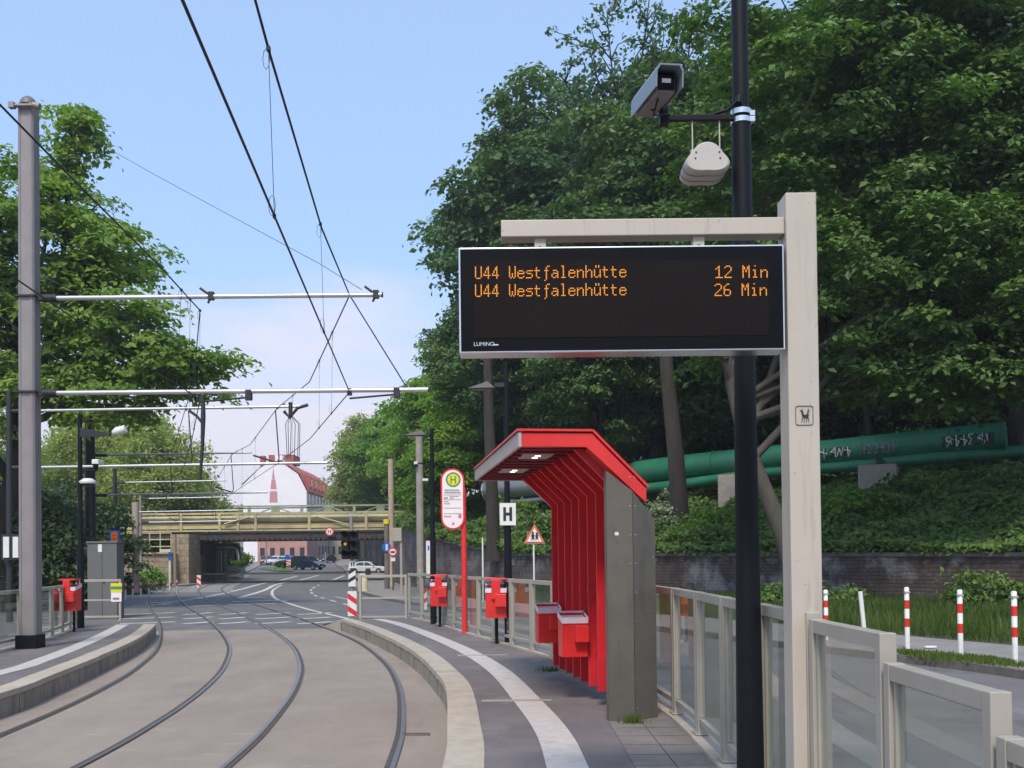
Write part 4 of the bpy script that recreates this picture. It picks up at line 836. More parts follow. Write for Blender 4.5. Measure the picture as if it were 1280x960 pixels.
# ------------------------------------------------------------------ cars
def make_car(label,loc,rz,paint,L=4.3,Wd=1.75,H=1.45,kind='hatch',group=None):
    t = thing('parked_car' if kind!='van' else 'passenger_van',label,'car' if kind!='van' else 'van',loc,rz,group)
    h = H; x0,x1 = -L/2,L/2
    low = [(x0+.05,.28),(x1-.05,.28),(x1,.5),(x1-.03,.72),(x1-.9,h*.62),(x0+.1,h*.66),(x0,.6)]
    if kind=='van': top = [(x1-1.05,h*.60),(x1-1.75,h*.97),(x1-2.2,h),(x0+.45,h),(x0+.12,h*.93),(x0+.04,h*.62)]
    else: top = [(x1-1.15,h*.62),(x1-1.95,h*.97),(x1-2.4,h),(x0+1.1,h*.98),(x0+.35,h*.7),(x0+.3,h*.64)]
    Mx = Matrix.Translation((0,-Wd/2,0)); m = MB().prism(low,Mx,Wd); body = m.build('body',paint,t,bevel=.07)
    n = len(top); m = MB(); w0 = Wd/2-.04; w1 = Wd/2-.19; zr = h; zl = h*.6
    f = lambda z: w0+(w1-w0)*(z-zl)/(zr-zl)
    va = [(x,-f(z),z) for x,z in top]; vb = [(x,f(z),z) for x,z in top]
    m.add(va+vb,[tuple(range(n)),tuple(reversed(range(n,2*n)))]+[(i,i+n,(i+1)%n+n,(i+1)%n) for i in range(n)]); m.build('cabin',paint,t,bevel=.05)
    # glass
    gm = MB(); 
    def gl(q,s): 
        gm.add([(x,s*(f(z)+.012),z) for x,z in q],[(0,1,2,3) if s<0 else (3,2,1,0)])
    for s in (-1,1):
        if kind=='van': qs = [[(x1-1.35,h*.64),(x1-1.9,h*.91),(x1-2.35,h*.92),(x1-2.35,h*.64)],[(x1-2.45,h*.64),(x1-2.45,h*.92),(x0+1.35,h*.92),(x0+1.35,h*.64)],[(x0+1.25,h*.64),(x0+1.25,h*.92),(x0+.45,h*.91),(x0+.3,h*.64)]]
        else: qs = [[(x1-1.45,h*.66),(x1-2.05,h*.92),(x1-2.45,h*.93),(x1-2.45,h*.66)],[(x1-2.53,h*.66),(x1-2.53,h*.93),(x0+1.2,h*.92),(x0+.75,h*.68)]]
        for q in qs: gl(q,s)
    (xa,za),(xb,zb2) = top[0],top[1]; gm.add([(xa+.0,-f(za)+.1,za+.05),(xa,f(za)-.1,za+.05),(xb+.03,f(zb2)-.07,zb2-.03),(xb+.03,-f(zb2)+.07,zb2-.03)],[(0,1,2,3)])
    (xa,za),(xb,zb2) = top[-1],top[-2]; gm.add([(xa-.02,-f(za)+.12,za+.06),(xa-.02,f(za)-.12,za+.06),(xb-.02,f(zb2)-.1,zb2-.04),(xb-.02,-f(zb2)+.1,zb2-.04)],[(3,2,1,0)])
    gm.build('window',M_glassdark,t)
    for sx in (x0+.78,x1-.82):
        for s in (-1,1):
            w = MB().tube([(sx,s*(Wd/2-.2),.32),(sx,s*(Wd/2+.015),.32)],.32,18).build('wheel',M_tyre,t); MB().tube([(sx,s*(Wd/2-.0),.32),(sx,s*(Wd/2+.03),.32)],.19,12).build('rim',M_chrome,w)
    for s in (-1,1):
        MB().box((x1-.07,s*(Wd/2-.28),.66),(.12,.34,.14)).build('headlight',M_white,t,bevel=.02); MB().box((x0+.06,s*(Wd/2-.18),.75),(.1,.2,.3)).build('tail_light',M_red,t,bevel=.02)
        MB().box((x1-1.35,s*(Wd/2+.09),h*.66),(.12,.16,.13)).build('mirror',M_dark,t,bevel=.02)
    MB().box((x1+.0,0,.42),(.08,Wd*.75,.16)).build('grille',M_dark,t); MB().box((x1+.045,0,.42),(.01,.5,.1)).build('number_plate',M_white,t)
    return t
P_navy = mat('navy_car_paint',(.015,.03,.07),.25,.3,var=.05,coat=.6); P_silver = mat('silver_car_paint',(.62,.63,.66),.35,.05,var=.04,coat=.5); P_grey = mat('grey_car_paint',(.16,.18,.2),.3,.4,var=.04,coat=.5); P_dark = mat('dark_car_paint',(.03,.035,.04),.3,.3,var=.04,coat=.5); P_wht = mat('white_car_paint',(.6,.62,.66),.3,.1,var=.04,coat=.5)
def gpx(x,y,Y): a = at(x,y,Y); return (a.x,Y,gz(Y)+.01)
make_car('dark blue van driving right on the road beyond the bridge',gpx(385,712,131),-.42,P_navy,4.4,1.8,1.85,'van')
make_car('silver car at the junction right of the traffic lights',gpx(461,716,112),-.12,P_silver,4.3,1.75,1.38)
cars = [(332,165,P_dark,'dark parked car at the left end of the row beyond the bridge'),(345,163,P_silver,'silver parked car second from left in the row'),(357,160,P_wht,'pale parked car in the middle of the row'),(369,158,P_grey,'grey parked car in the row just left of the dark van'),(408,176,P_dark,'dark parked car in front of the beige building')]
for x,Y,p,l in cars: make_car(l,gpx(x,703,Y),-1.9+.3*(x%3),p,4.2,1.75,1.5,group='cars parked beyond the bridge')
# ------------------------------------------------------------------ glass railings
def panel(parent, A, B, zt_, zb0, st=.06, glass=True, mid=False, both=True):
    A = Vector(A); B = Vector(B); d = B-A; L = d.length; rz = atan2(d.y,d.x); M_ = Matrix.Rotation(rz,4,'Z')
    P = lambda s,z: (A.x+d.x*s/L, A.y+d.y*s/L, z)
    m = MB(); H = zt_-zb0
    for s in (.035,L-.035): m.box(P(s,zb0+H/2),(st,.07,H),M=M_)
    m.box(P(L/2,zt_-.035),(L-.14+.002,.066,.066),M=M_); m.box(P(L/2,zb0+.12),(L-.14+.002,.05,.05),M=M_)
    if mid: m.box(P(L/2,zb0+H*.5),(L-.14,.045,.045),M=M_)
    if glass:
        for s in (.078,L-.078): m.box(P(s,zb0+H/2+.04),(.022,.035,H-.22),M=M_)
    for s in (.035,L-.035):
        m.box(P(s,zb0+.012),(.10,.11,.014),M=M_)
        for q in (-1,1): m.box(P(s,zt_-.09),(.0,.0,.0)) if 0 else None
    o = under(m.build('panel_frame',M_fence,parent,bevel=.004),parent)
    if glass: 
        gm = MB().box(P(L/2,zb0+H/2+.045),(L-.18,.008,H-.25),M=M_); gm.build('glass_pane',M_glass,o)
    return o
tF = thing('glass_railing','cream framed glass railing along the right platform, stepping down towards the street','railing',(1.53,9.4,PZ))
near = [(1.0,2.05,.80),(2.07,3.12,1.235),(3.14,4.06,1.365),(4.08,5.07,1.48),(5.09,6.1,1.51),(6.12,7.2,1.51),(7.22,8.3,1.51),(8.32,9.4,1.51),(9.42,10.5,1.51)]
for a,b,z in near: panel(tF,(fenR(a),a,0),(fenR(b),b,0),z,z-1.18)
y = 10.52
while y < 26.0:
    y2 = y
    while (Vector((fenR(y2),y2,0))-Vector((fenR(y),y,0))).length < 1.12: y2 += .02
    panel(tF,(fenR(y),y,0),(fenR(y2),y2,0),1.46,.33); y = y2+.02
yend = y
e = g(463,769,PZ-.05); panel(tF,(e.x,yend+.25,0),(fenR(yend)-.05,yend+.1,0),1.42,.2,glass=False,mid=True)
tG = thing('glass_railing','cream framed glass railing behind the tram mast on the left platform','railing',(fenL(18),18,PZ))
y = 12.6
while y < 24.6:
    y2 = y
    while (Vector((fenL(y2),y2,0))-Vector((fenL(y),y,0))).length < 1.12: y2 += .02
    panel(tG,(fenL(y),y,0),(fenL(y2),y2,0),1.34,.33); y = y2+.02
tH = thing('end_gate','open cream barrier with a yellow and a white plate closing the left platform','barrier',tuple(g(152,776,.2)))
a = g(110,775,.2); b = g(152,776,.2); panel(tH,(a.x,b.y,0),(b.x,b.y,0),1.36,.2,glass=False,mid=True)
Yg = b.y-.05
def plate(name,px0,py0,px1,py1,Y,mt,parent,th=.02,bev=0):
    a = at(px0,py0,Y); b = at(px1,py1,Y); o = MB().box(((a.x+b.x)/2,Y,(a.z+b.z)/2),(abs(b.x-a.x),th,abs(a.z-b.z))).build(name,mt,parent,bevel=bev)
    return under(o,parent) if parent else o
pl = plate('plate',138.5,729,152.5,740,Yg,M_signyellow,tH); plate('plate_stripe',138.7,733,152.3,736.5,Yg-.012,M_signgreen,tH,.01)
pl = plate('plate',139,740.5,152,752,Yg,M_signwhite,tH); plate('plate_print',141,747,149,749.5,Yg-.012,M_inkgrey,tH,.01)

# ------------------------------------------------------------------ display post with screen
DY = 5.2
t = thing('departure_display','dark departure display with amber lettering hanging from a cream post beside the railing','display',(at(1006,700,DY).x,DY,PZ-.02))
pxl = at(987,500,DY-.085).x; pxr = at(1024,500,DY-.085).x
ztop = at(1000,240,DY-.085).z; wpost = .158; xpost = (at(983.5,300,DY-.085).x+at(1021,300,DY-.085).x)/2
m = MB().box((xpost,DY,(ztop+PZ-.3)/2),(wpost,.165,ztop-PZ+.3)); under(m.build('post',M_cream,t,bevel=.006),t)
a = at(626,271,DY-.05); b = at(980,291,DY-.05); zbm = (a.z+b.z)/2-.012
m = MB().box(((a.x+xpost-wpost/2)/2,DY,zbm),(xpost-wpost/2-a.x-.001,.11,.088)); under(m.build('cantilever_beam',M_cream,t,bevel=.005),t)
sx0 = at(573,320,DY-.1).x; sx1 = at(980,320,DY-.1).x; szt = at(776,307.5,DY-.1).z; szb = at(776,439.5,DY-.1).z
for x in (675,872): a = at(x,300,DY); m = MB().box((a.x,DY,(zbm-.044+szt)/2-.002),(.058,.06,zbm-.044-szt+.008)); m.box((a.x,DY-.034,szt+.018),(.014,.006,.012),mi=1); under(m.build('hanger',[M_cream,M_dark],t),t)
cx = (sx0+sx1)/2; cz = (szt+szb)/2; sw = sx1-sx0; sh = szt-szb
m = MB().box((cx,DY-.03,cz),(sw,.14,sh)); scr = under(m.build('display_case',M_chrome,t,bevel=.005),t)
m = MB().box((cx,DY-.1015,cz),(sw-.018,.004,sh-.018)); under(m.build('screen',M_screen,t),t)
a = at(592,328,DY-.105); b = at(961,419,DY-.105)
m = MB().box(((a.x+b.x)/2,DY-.1045,(a.z+b.z)/2),(b.x-a.x,.003,a.z-b.z)); under(m.build('dot_matrix',M_screen2,t),t)
FONT = {'U':["10001"]*8+["01110"],
'4':["00010","00110","00110","01010","01010","10010","11111","00010","00010"],
'W':["10001"]*5+["10101","10101","10101","01010"],
'e':["00000","00000","00000","01110","10001","11111","10000","10001","01110"],
's':["00000","00000","00000","01111","10000","01110","00001","00001","11110"],
't':["00000","01000","01000","11110","01000","01000","01000","01000","00110"],
'f':["00011","00100","00100","01110","00100","00100","00100","00100","00100","00100","01000"],
'a':["00000","00000","00000","01110","00001","01111","10001","10011","01101"],
'l':["01100","00100","00100","00100","00100","00100","00100","00100","01110"],
'n':["00000","00000","00000","10110","11001","10001","10001","10001","10001"],
'h':["10000","10000","10000","10110","11001","10001","10001","10001","10001"],
'u':["01010","01010","00000","10001","10001","10001","10001","10011","01101"],
'1':["00100","01100","10100","00100","00100","00100","00100","00100","11111"],
'2':["01110","10001","00001","00001","00010","00100","01000","10000","11111"],
'6':["00110","01000","10000","10000","11110","10001","10001","10001","01110"],
'M':["10001","11011","11011","10101","10101","10001","10001","10001","10001"],
'i':["00100","00000","00000","01100","00100","00100","00100","00100","01110"]}
pxm = (at(780,340,DY-.107).x-at(680,340,DY-.107).x)/100
def led(txt,x0,ytop,adv,name):
    m = MB(); o0 = at(x0,ytop,DY-.107); pit = adv*pxm/6; ph = 15.2/8.6*pxm
    for i,ch in enumerate(txt):
        if ch==' ': continue
        for r_,row in enumerate(FONT[ch]):
            for c_,v in enumerate(row):
                if v=='1':
                    x = o0.x+(i*6+c_+.5)*pit; z = o0.z-(r_+.5)*ph; m.add([(x-pit*.36,DY-.1072,z-ph*.34),(x+pit*.36,DY-.1072,z-ph*.34),(x+pit*.36,DY-.1072,z+ph*.34),(x-pit*.36,DY-.1072,z+ph*.34)],[(0,1,2,3)])
    under(m.build(name,M_led,t),t)
led('U44 Westfalenhutte',593.5,333,10.62,'lettering'); led('12 Min',894,332,11.25,'lettering')
led('U44 Westfalenhutte',593.5,355.5,10.62,'lettering'); led('26 Min',893,354.5,11.25,'lettering')
def text3(txt,loc,size,mt,parent,name='lettering',rot=(pi/2,0,0),ext=.001,align='LEFT'):
    cu = bpy.data.curves.new(name,'FONT'); cu.body = txt; cu.size = size; cu.extrude = ext; cu.align_x = align
    o = bpy.data.objects.new(name,cu); C.objects.link(o); bpy.context.view_layer.update()
    me = bpy.data.meshes.new_from_object(o.evaluated_get(bpy.context.evaluated_depsgraph_get())); bpy.data.objects.remove(o)
    me.materials.clear(); me.materials.append(mt); o = bpy.data.objects.new(name,me); C.objects.link(o); o.location = loc; o.rotation_euler = rot
    if parent: o.parent = parent; under(o,parent)
    return o
a = at(592,432.5,DY-.106); text3('LUMINO',a,.028,M_chrome,t); a = at(616,432,DY-.106); b = at(623,430.5,DY-.106); under(MB().box(((a.x+b.x)/2,DY-.105,a.z+.004),(b.x-a.x,.002,.006)).build('maker_mark',M_chrome,t),t)
# small framed animal pictogram on the post
py_ = DY-.0855
def P2(x,y): a = at(x,y,py_); return (a.x,a.z)
m = MB(); q0 = P2(994.5,507.5); q1 = P2(1016.5,531); cxp=(q0[0]+q1[0])/2; czp=(q0[1]+q1[1])/2; hw_=(q1[0]-q0[0])/2; hh_=(q0[1]-q1[1])/2
rr = []; 
for (sx,sy,a0) in ((1,1,0),(-1,1,90),(-1,-1,180),(1,-1,270)):
    for k in range(5): an = R(a0+k*22.5); rr.append((cxp+sx*(hw_-.012)+.012*cos(an), czp+sy*(hh_-.012)+.012*sin(an)))
for i in range(len(rr)): a=rr[i]; b=rr[(i+1)%len(rr)]; m.tube([(a[0],py_,a[1]),(b[0],py_,b[1])],.0017,4)
def pol(pts,w=None): 
    vs = [(cxp+(x-50)/100*hw_*2,py_-.001,czp-(y-50)/100*hh_*2) for x,y in pts]; m.add(vs,[tuple(range(len(vs)))])
pol([(33,30),(42,27),(46,33),(44,40),(50,47),(64,44),(68,36),(65,30),(72,25),(76,31),(73,38),(75,50),(72,62),(62,64),(48,60),(38,55),(34,42)])
for (x0,y0,x1,y1) in ((42,58,36,70),(36,70,34,86),(50,60,47,72),(47,72,48,88),(66,62,62,74),(62,74,58,86),(73,60,73,72),(73,72,76,86),(36,30,30,18),(34,26,24,24),(72,27,72,14),(72,27,80,20),(36,28,40,16)):
    a=(cxp+(x0-50)/100*hw_*2,py_-.001,czp-(y0-50)/100*hh_*2); b=(cxp+(x1-50)/100*hw_*2,py_-.001,czp-(y1-50)/100*hh_*2); m.tube([a,b],.0016,4)
under(m.build('animal_pictogram',M_ink,t),t)

# ------------------------------------------------------------------ black pole with camera and loudspeaker
BY = 5.95
b0 = at(938,950,BY); xb = b0.x
t = thing('lamp_pole','tall black pole with clamped camera arm standing behind the display post','pole',(xb,BY,PZ))
m = MB(); zk = [PZ,PZ+.5,2.0,3.2,4.40]; m.tube([(xb-.0*z,BY,z) for z in zk],[.082,.079,.069,.062,.057],24); m.tube([(xb,BY,4.40),(xb,BY,7.5)],[.049,.046],24); under(m.build('shaft',M_black,t),t)
za = at(930,150,BY).z; arm0 = at(832,150,BY-.1)
m = MB(); 
for dz in (.028,-.022): m.tube([(xb,BY,za+dz-.005),(xb,BY,za+dz+.026)],.062,24)
m.box((xb+.058,BY-.03,za+.025),(.03,.03,.03)); m.box((xb+.058,BY-.03,za-.01),(.03,.03,.03)); under(m.build('clamp_band',M_chrome,t),t)
m = MB(); m.box(((arm0.x+xb-.05)/2,BY-.03,za+.0),(xb-.05-arm0.x,.035,.032)); m.tube([(xb-.26,BY-.03,za+.0),(xb-.09,BY-.02,za+.05),(xb-.02,BY-.05,za+.10)],.010,8); m.tube([(xb-.03,BY-.065,za+.07),(xb-.02,BY-.05,za+.12)],.02,8); under(m.build('camera_arm',M_black,t,bevel=.003),t)
# cctv camera
cl = at(836,150,BY-.05); t = thing('cctv_camera','grey security camera under a hood clamped on the arm of the black pole','camera',tuple(cl))
fr = at(833,103,BY-.42); bk = at(806,136,BY+.05); d = (fr-bk).normalized()
q = d.to_track_quat('Y','Z').to_matrix().to_4x4(); L = (fr-bk).length
def loc_(x,y,z): return bk+(q @ Vector((x,y,z)))
def lbox(m,c,dd,mi=0): m.box(loc_(*c),dd,M=q.to_3x3().to_4x4(),mi=mi)
m = MB(); lbox(m,(0,L/2,-.005),(.115,L-.02,.10)); under(m.build('housing',mat('camera_grey',(.20,.18,.185),.5),t,bevel=.015),t)
m = MB(); sect = [(-.078,-.045),(-.078,.045),(-.058,.078),(.058,.078),(.078,.045),(.078,-.045),(.070,-.045),(.070,.040),(.053,.069),(-.053,.069),(-.070,.040),(-.070,-.045)]
A_ = [loc_(x,-.03,z) for x,z in sect]; B_ = [loc_(x,L+.07,z) for x,z in sect]; n=len(sect)
m.add(A_+B_,[tuple(range(n)),tuple(reversed(range(n,2*n)))]+[(i,i+n,(i+1)%n+n,(i+1)%n) for i in range(n)]); under(m.build('hood',mat('hood_blue_grey',(.20,.24,.28),.35,var=.05),t),t)
m = MB(); lbox(m,(0,L-.006,.0),(.095,.006,.075)); under(m.build('window',M_screen,t),t)
m = MB(); lbox(m,(.0,L-.001,.01),(.05,.004,.022)); under(m.build('lens_glint',M_signwhite,t),t)
m = MB(); m.box(cl+Vector((-.03,0,.03)),(.05,.06,.12)); m.tube([cl+Vector((-.03,0,.02)),cl+Vector((-.05,-.02,.12)),loc_(0,L*.4,-.05)],.022,8); m.tube([loc_(.02,L*.8,-.05),loc_(.02,L*.6,-.12),cl+Vector((0,-.03,.02))],.005,6); under(m.build('bracket',M_black,t),t)
# loudspeaker box
sp = at(879,216,BY); t = thing('loudspeaker','beige lobed loudspeaker box hanging from the camera arm on two rods','loudspeaker',tuple(sp))
prof2 = []
for k in range(48):
    an = 2*pi*k/48; r_ = .112*(1+.14*cos(3*(an-pi/2)))*(1.0 if True else 1); prof2.append((r_*cos(an)*1.12, r_*sin(an)*.80))
def ring(s,y): return [(sp.x+x*s, sp.y+y, sp.z+z*s+.03) for x,z in prof2]
m = MB(); rs = [ring(.88,-.145),ring(.98,-.135),ring(1.0,-.10),ring(1.0,-.0),ring(.96,.085),ring(.85,.10)]; n=48
vs = [p for r_ in rs for p in r_]; fs = [(i*n+k,i*n+(k+1)%n,(i+1)*n+(k+1)%n,(i+1)*n+k) for i in range(5) for k in range(n)]
m.add(vs,fs,True); m.add(rs[0],[tuple(reversed(range(n)))]); m.add(rs[-1],[tuple(range(n))]); M_sp = mat('speaker_beige',(.50,.47,.43),.55,var=.06); under(m.build('box',M_sp,t),t)
m = MB(); 
for yy in (-.075,.01): 
    r0_=ring(1.012,yy-.004); r1_=ring(1.012,yy+.004); m.add(r0_+r1_,[(k,(k+1)%n,n+(k+1)%n,n+k) for k in range(n)])
under(m.build('seam',M_dark,t),t)
m = MB()
for (x,z) in ((-.08,.05),(.08,.05),(-.085,.0),(.085,.0)): m.box((sp.x+x*.85,sp.y-.146,sp.z+.03+z*.7),(.009,.004,.009))
under(m.build('screw',M_dark,t),t)
for x in (-.075,.105):
    m = MB(); m.tube([(sp.x+x*.9,BY-.03,sp.z+.09),(sp.x+x*.9,BY-.03,za)],.0045,6); m.tube([(sp.x+x*.9,BY-.03,sp.z+.085),(sp.x+x*.9,BY-.03,sp.z+.125)],.014,8); under(m.build('rod',M_sp,t),t)

# ------------------------------------------------------------------ red shelter
SO = (.97,9.28,PZ); srz = atan2(.14,1)
t = thing('tram_shelter','red angular tram shelter with upright red fins and a grey steel end','shelter',SO,srz)
def sb(m,name,mt,bev=0): return m.build(name,mt,t,bevel=bev)
z_ = lambda z: z-PZ
RT = [(-.89,z_(2.95)),(-.235,z_(2.95)),(.275,z_(2.44)),(.275,z_(2.31)),(.20,z_(2.37)),(-.285,z_(2.82)),(-.89,z_(2.82))]
sb(MB().prism(RT,Matrix.Translation((0,-.06,0)),.06),'end_fascia',M_red,.004)
RI = [(-.88,z_(2.94)),(-.24,z_(2.94)),(.265,z_(2.435)),(.265,z_(2.36)),(-.26,z_(2.86)),(-.88,z_(2.86))]
sb(MB().prism(RI,Matrix.Translation((0,0,0)),3.84),'roof',M_red)
sb(MB().prism(RT,Matrix.Translation((0,3.84,0)),.06),'end_fascia',M_steel2)
m = MB(); m.box((-.585,1.89,z_(2.972)),(.70,3.94,.022)); sb(m,'roof_cap',M_red,.003)
Mrot = Matrix.Rotation(pi/4,4,'Y'); m = MB(); m.box((.03,1.89,z_(2.715)),(.735,3.94,.022),M=Mrot); sb(m,'roof_cap',M_red)
sb(MB().box((-.905,1.89,z_(2.885)),(.03,3.92,.135)),'side_fascia',M_steel2,.003)
sb(MB().box((-.90,1.89,z_(2.957)),(.045,3.93,.012)),'gap_strip',M_dark)  # dark strip drawn in for the gap between side fascia and roof cap
M_ceil = mat('ceiling_maroon',(.20,.018,.03),.45,var=.1)
m = MB()
for k in range(12): m.box((-.55,.16+k*.32,z_(2.84)),(.62,.05,.05))
sb(m,'ceiling_beam',M_ceil)
for y in (.75,2.35):
    m = MB().box((-.62,y,z_(2.828)),(.30,.5,.03)); lp = sb(m,'ceiling_light',M_steel2,.01)
    m = MB(); m.box((-.62,y-.08,z_(2.811)),(.05,.05,.006)); m.box((-.62,y+.1,z_(2.811)),(.05,.05,.006)); m.build('lamp',M_lamp,lp)
FP = [(0,.15),(0,z_(2.45)),(-.37,z_(2.81)),(-.29,z_(2.83)),(.205,z_(2.36)),(.205,.15)]
for k in range(8):
    sb(MB().prism(FP,Matrix.Translation((0,.42+k*.42,0)),.035),'fin',M_redfin,.003)
sb(MB().prism([(-.005,.15),(-.005,z_(2.45)),(-.37,z_(2.815)),(-.29,z_(2.83)),(.20,z_(2.36)),(.20,.15)],Matrix.Translation((0,.10,0)),.05),'end_frame',M_redfin,.003)
sb(MB().box((.212,1.8,z_(1.42)),(.012,3.5,1.84)),'back_panel',M_redfin)
for z in (.5,1.15): sb(MB().box((.10,1.8,z),(.05,3.3,.05)),'rail',M_redfin)
# steel end box
bp_ = [(-.115,-.10),(.125,-.125),(.375,.02),(.375,.10),(-.10,.06)]; tz = [z_(2.60),z_(2.41),z_(2.15),z_(2.15),z_(2.60)]
m = MB(); vs = [(x,y,-.02) for x,y in bp_]+[(x,y,h) for (x,y),h in zip(bp_,tz)]
m.add(vs,[(4,3,2,1,0),(0,1,6,5),(1,2,7,6),(2,3,8,7),(3,4,9,8),(4,0,5,9),(5,6,9),(6,7,8),(6,8,9)]); eb = sb(m,'end_box',M_steel)
m = MB()
for k in range(9):
    z = .12+k*.265
    for (x,y) in ((.100,-.124),(.150,-.112)): m.box((x,y,z),(.008,.006,.008))
for z in (.5,1.0,1.5): m.box((.35,.004,z),(.007,.006,.007))
m.build('rivet',M_chrome,eb)
m = MB(); m.box((-.025,-.111,z_(2.02)),(.035,.004,.03)); m.build('sticker',M_white,eb)
m = MB(); m.box((-.02,-.111,z_(1.94)),(.012,.003,.012)); m.box((.124,-.126,1.05),(.004,.004,2.1)); m.build('seam',M_dark,eb)
def bin_(name,label,loc,rz,free=True,group='red bins on the platforms',s=1.0):
    t = thing(name,label,'litter bin',loc,rz,group); t.scale = (1.2,1.2,1.13) if free else (.9,.9,.9)
    z0 = .42 if free else 0
    m = MB(); a=.15*s; v=[(-a,-.12,z0),(a,-.12,z0),(a,.12,z0),(-a,.12,z0),(-a,-.14,z0+.44),(a,-.14,z0+.44),(a,.13,z0+.50),(-a,.13,z0+.50)]
    m.add(v,[(0,3,2,1),(0,1,5,4),(1,2,6,5),(2,3,7,6),(3,0,4,7)]); 
    v2=[(x*.93,y*.93,z-.001) for x,y,z in v[4:]]; m.add(v[4:]+v2,[(0,1,5,4),(1,2,6,5),(2,3,7,6),(3,0,4,7)]); v3=[(x*.9,y*.9,z0+.1) for x,y,z in v[4:]]; m.add(v2+v3,[(0,4,5,1),(1,5,6,2),(2,6,7,3),(3,7,4,0),(4,5,6,7)]); m.build('body',M_red,t)
    m = MB(); lo=[(x*1.03,y*1.05,z-.05) for x,y,z in v[4:]]; up=[(x*1.04,y*1.06,z+.02) for x,y,z in v[4:]]; ins=[(x*.85,y*.85,z-.06) for x,y,z in v[4:]]; m.add(lo+up+ins,[(0,1,5,4),(1,2,6,5),(2,3,7,6),(3,0,4,7),(4,5,9,8),(5,6,10,9),(6,7,11,10),(7,4,8,11)]); 
    m.add([(a*1.02,.10,z0+.48),(a*1.08,.02,z0+.60),(a*.86,.06,z0+.5)],[(0,1,2)]); m.build('liner',M_bag,t)
    m = MB().box((.07,-.175,z0+.27),(.16,.09,.19)); m.build('ash_box',M_red,t,bevel=.006)
    if free:
        m = MB(); m.box((.0,-.155,z0+.44),(.13,.03,.30)); m.box((0,-.02,z0+.60),(.30,.28,.03)); m.build('hood',M_red,t,bevel=.006)
        m = MB(); m.tube([(0,.15,0),(0,.15,z0+.6)],.025,10); m.build('post',M_black,t)
    return t
q = at(713,810,10.9); bin_('litter_bin','red bin with white liner on the shelter fins, nearer of the two',(.63,10.55,.77),srz,False)
bin_('litter_bin','red bin on the shelter fins, farther of the two and partly hidden',(.42,11.95,.80),srz,False)
for (x,y,lab) in ((-1.63,22.2,'red hooded bin beside the first black lamp pole at the railing'),(-.29,17.55,'red hooded bin left of the H sign pole at the railing')):
    bin_('litter_bin',lab,(x,y,PZ),.0,True)
bin_('litter_bin','red hooded bin at the railing of the left platform',(-9.68,21.9,PZ),0,True)

# ------------------------------------------------------------------ black lamp poles
def lamp_pole(label,px,base,ptop,ly,lx0,lx1,z=PZ,r=.075,head=True,flip=1):
    b = g(px,base,z); Y=b.y; t = thing('platform_lamp',label,'street lamp',tuple(b)); zt_ = at(px,ptop,Y).z
    m = MB(); m.tube([b,(b.x,b.y,1.6),(b.x,b.y,2.4)],[r,r*.93,r*.86],16); m.tube([(b.x,b.y,2.4),(b.x,b.y,zt_)],[r*.70,r*.6],16); under(m.build('shaft',M_black,t),t)
    a = at(lx0,ly,Y); w = at(lx1,ly,Y); zl = a.z; m = MB(); L = abs(b.x-a.x)*1.0
    m.box(((b.x+w.x)/2,Y,zl+.02),(abs(b.x-w.x),.07,.07)); 
    sgn = 1 if a.x < b.x else -1; x0=a.x; x1=w.x; v=[(x0,Y-.13,zl-.05),(x1,Y-.17,zl-.05),(x1,Y+.17,zl-.05),(x0,Y+.13,zl-.05),(x0+.1*sgn,Y-.08,zl-.02),(x1-.12*sgn,Y-.1,zl+.07),(x1-.12*sgn,Y+.1,zl+.07),(x0+.1*sgn,Y+.08,zl-.02)]
    m.add(v,[(0,3,2,1),(0,1,5,4),(1,2,6,5),(2,3,7,6),(3,0,4,7),(4,5,6,7)]); under(m.build('lamp_head',M_dark,t),t)
    m = MB().box(((x0+x1)/2,Y,zl-.056),(abs(x1-x0)*.7,.2,.01)); under(m.build('lamp_lens',M_steel,t),t)
    return t,Y
t,HY_ = lamp_pole('black lamp pole carrying the white H sign left of the shelter',636,805,453,483,585,618)
t2,_ = lamp_pole('black lamp pole beside the red stop sign, farther along the platform',542,780,536,542,505,533)
t,HY_ = t,HY_
s = thing('h_sign','square white sign with a bold black H on the lamp pole','sign',tuple(at(634.5,643,HY_-.09)))
plate('panel',624.5,629,645,656.5,HY_-.09,M_white,s,.02,.002)
m = MB()
def pb(m,x0,y0,x1,y1,Y): a=at(x0,y0,Y); b=at(x1,y1,Y); m.box(((a.x+b.x)/2,Y,(a.z+b.z)/2),(abs(b.x-a.x),.006,abs(b.z-a.z)))
pb(m,629,634,632.6,651,HY_-.105); pb(m,636.6,634,640.2,651,HY_-.105); pb(m,632.4,640.7,636.8,644.2,HY_-.1045); under(m.build('letter',M_ink,s),s)
# left platform lamp
b = g(101,785,PZ); Y=b.y; t = thing('platform_lamp','black lamp pole with long arm and white lamp head on the left platform','street lamp',tuple(b))
m = MB(); m.tube([b,(b.x,Y,2.2)],[.08,.072],14); m.tube([(b.x,Y,2.2),(b.x,Y,at(100,518,Y).z)],[.055,.05],14); under(m.build('shaft',M_black,t),t)
a = at(101,541,Y); c = at(138,543,Y); m = MB(); m.add([(a.x,Y-.05,a.z+.12),(a.x,Y+.05,a.z+.12),(a.x,Y+.05,a.z-.10),(a.x,Y-.05,a.z-.10),(c.x,Y-.04,c.z+.03),(c.x,Y+.04,c.z+.03),(c.x,Y+.04,c.z-.03),(c.x,Y-.04,c.z-.03)],[(0,3,2,1),(4,5,6,7),(0,1,5,4),(1,2,6,5),(2,3,7,6),(3,0,4,7)]); under(m.build('arm',M_dark,t),t)
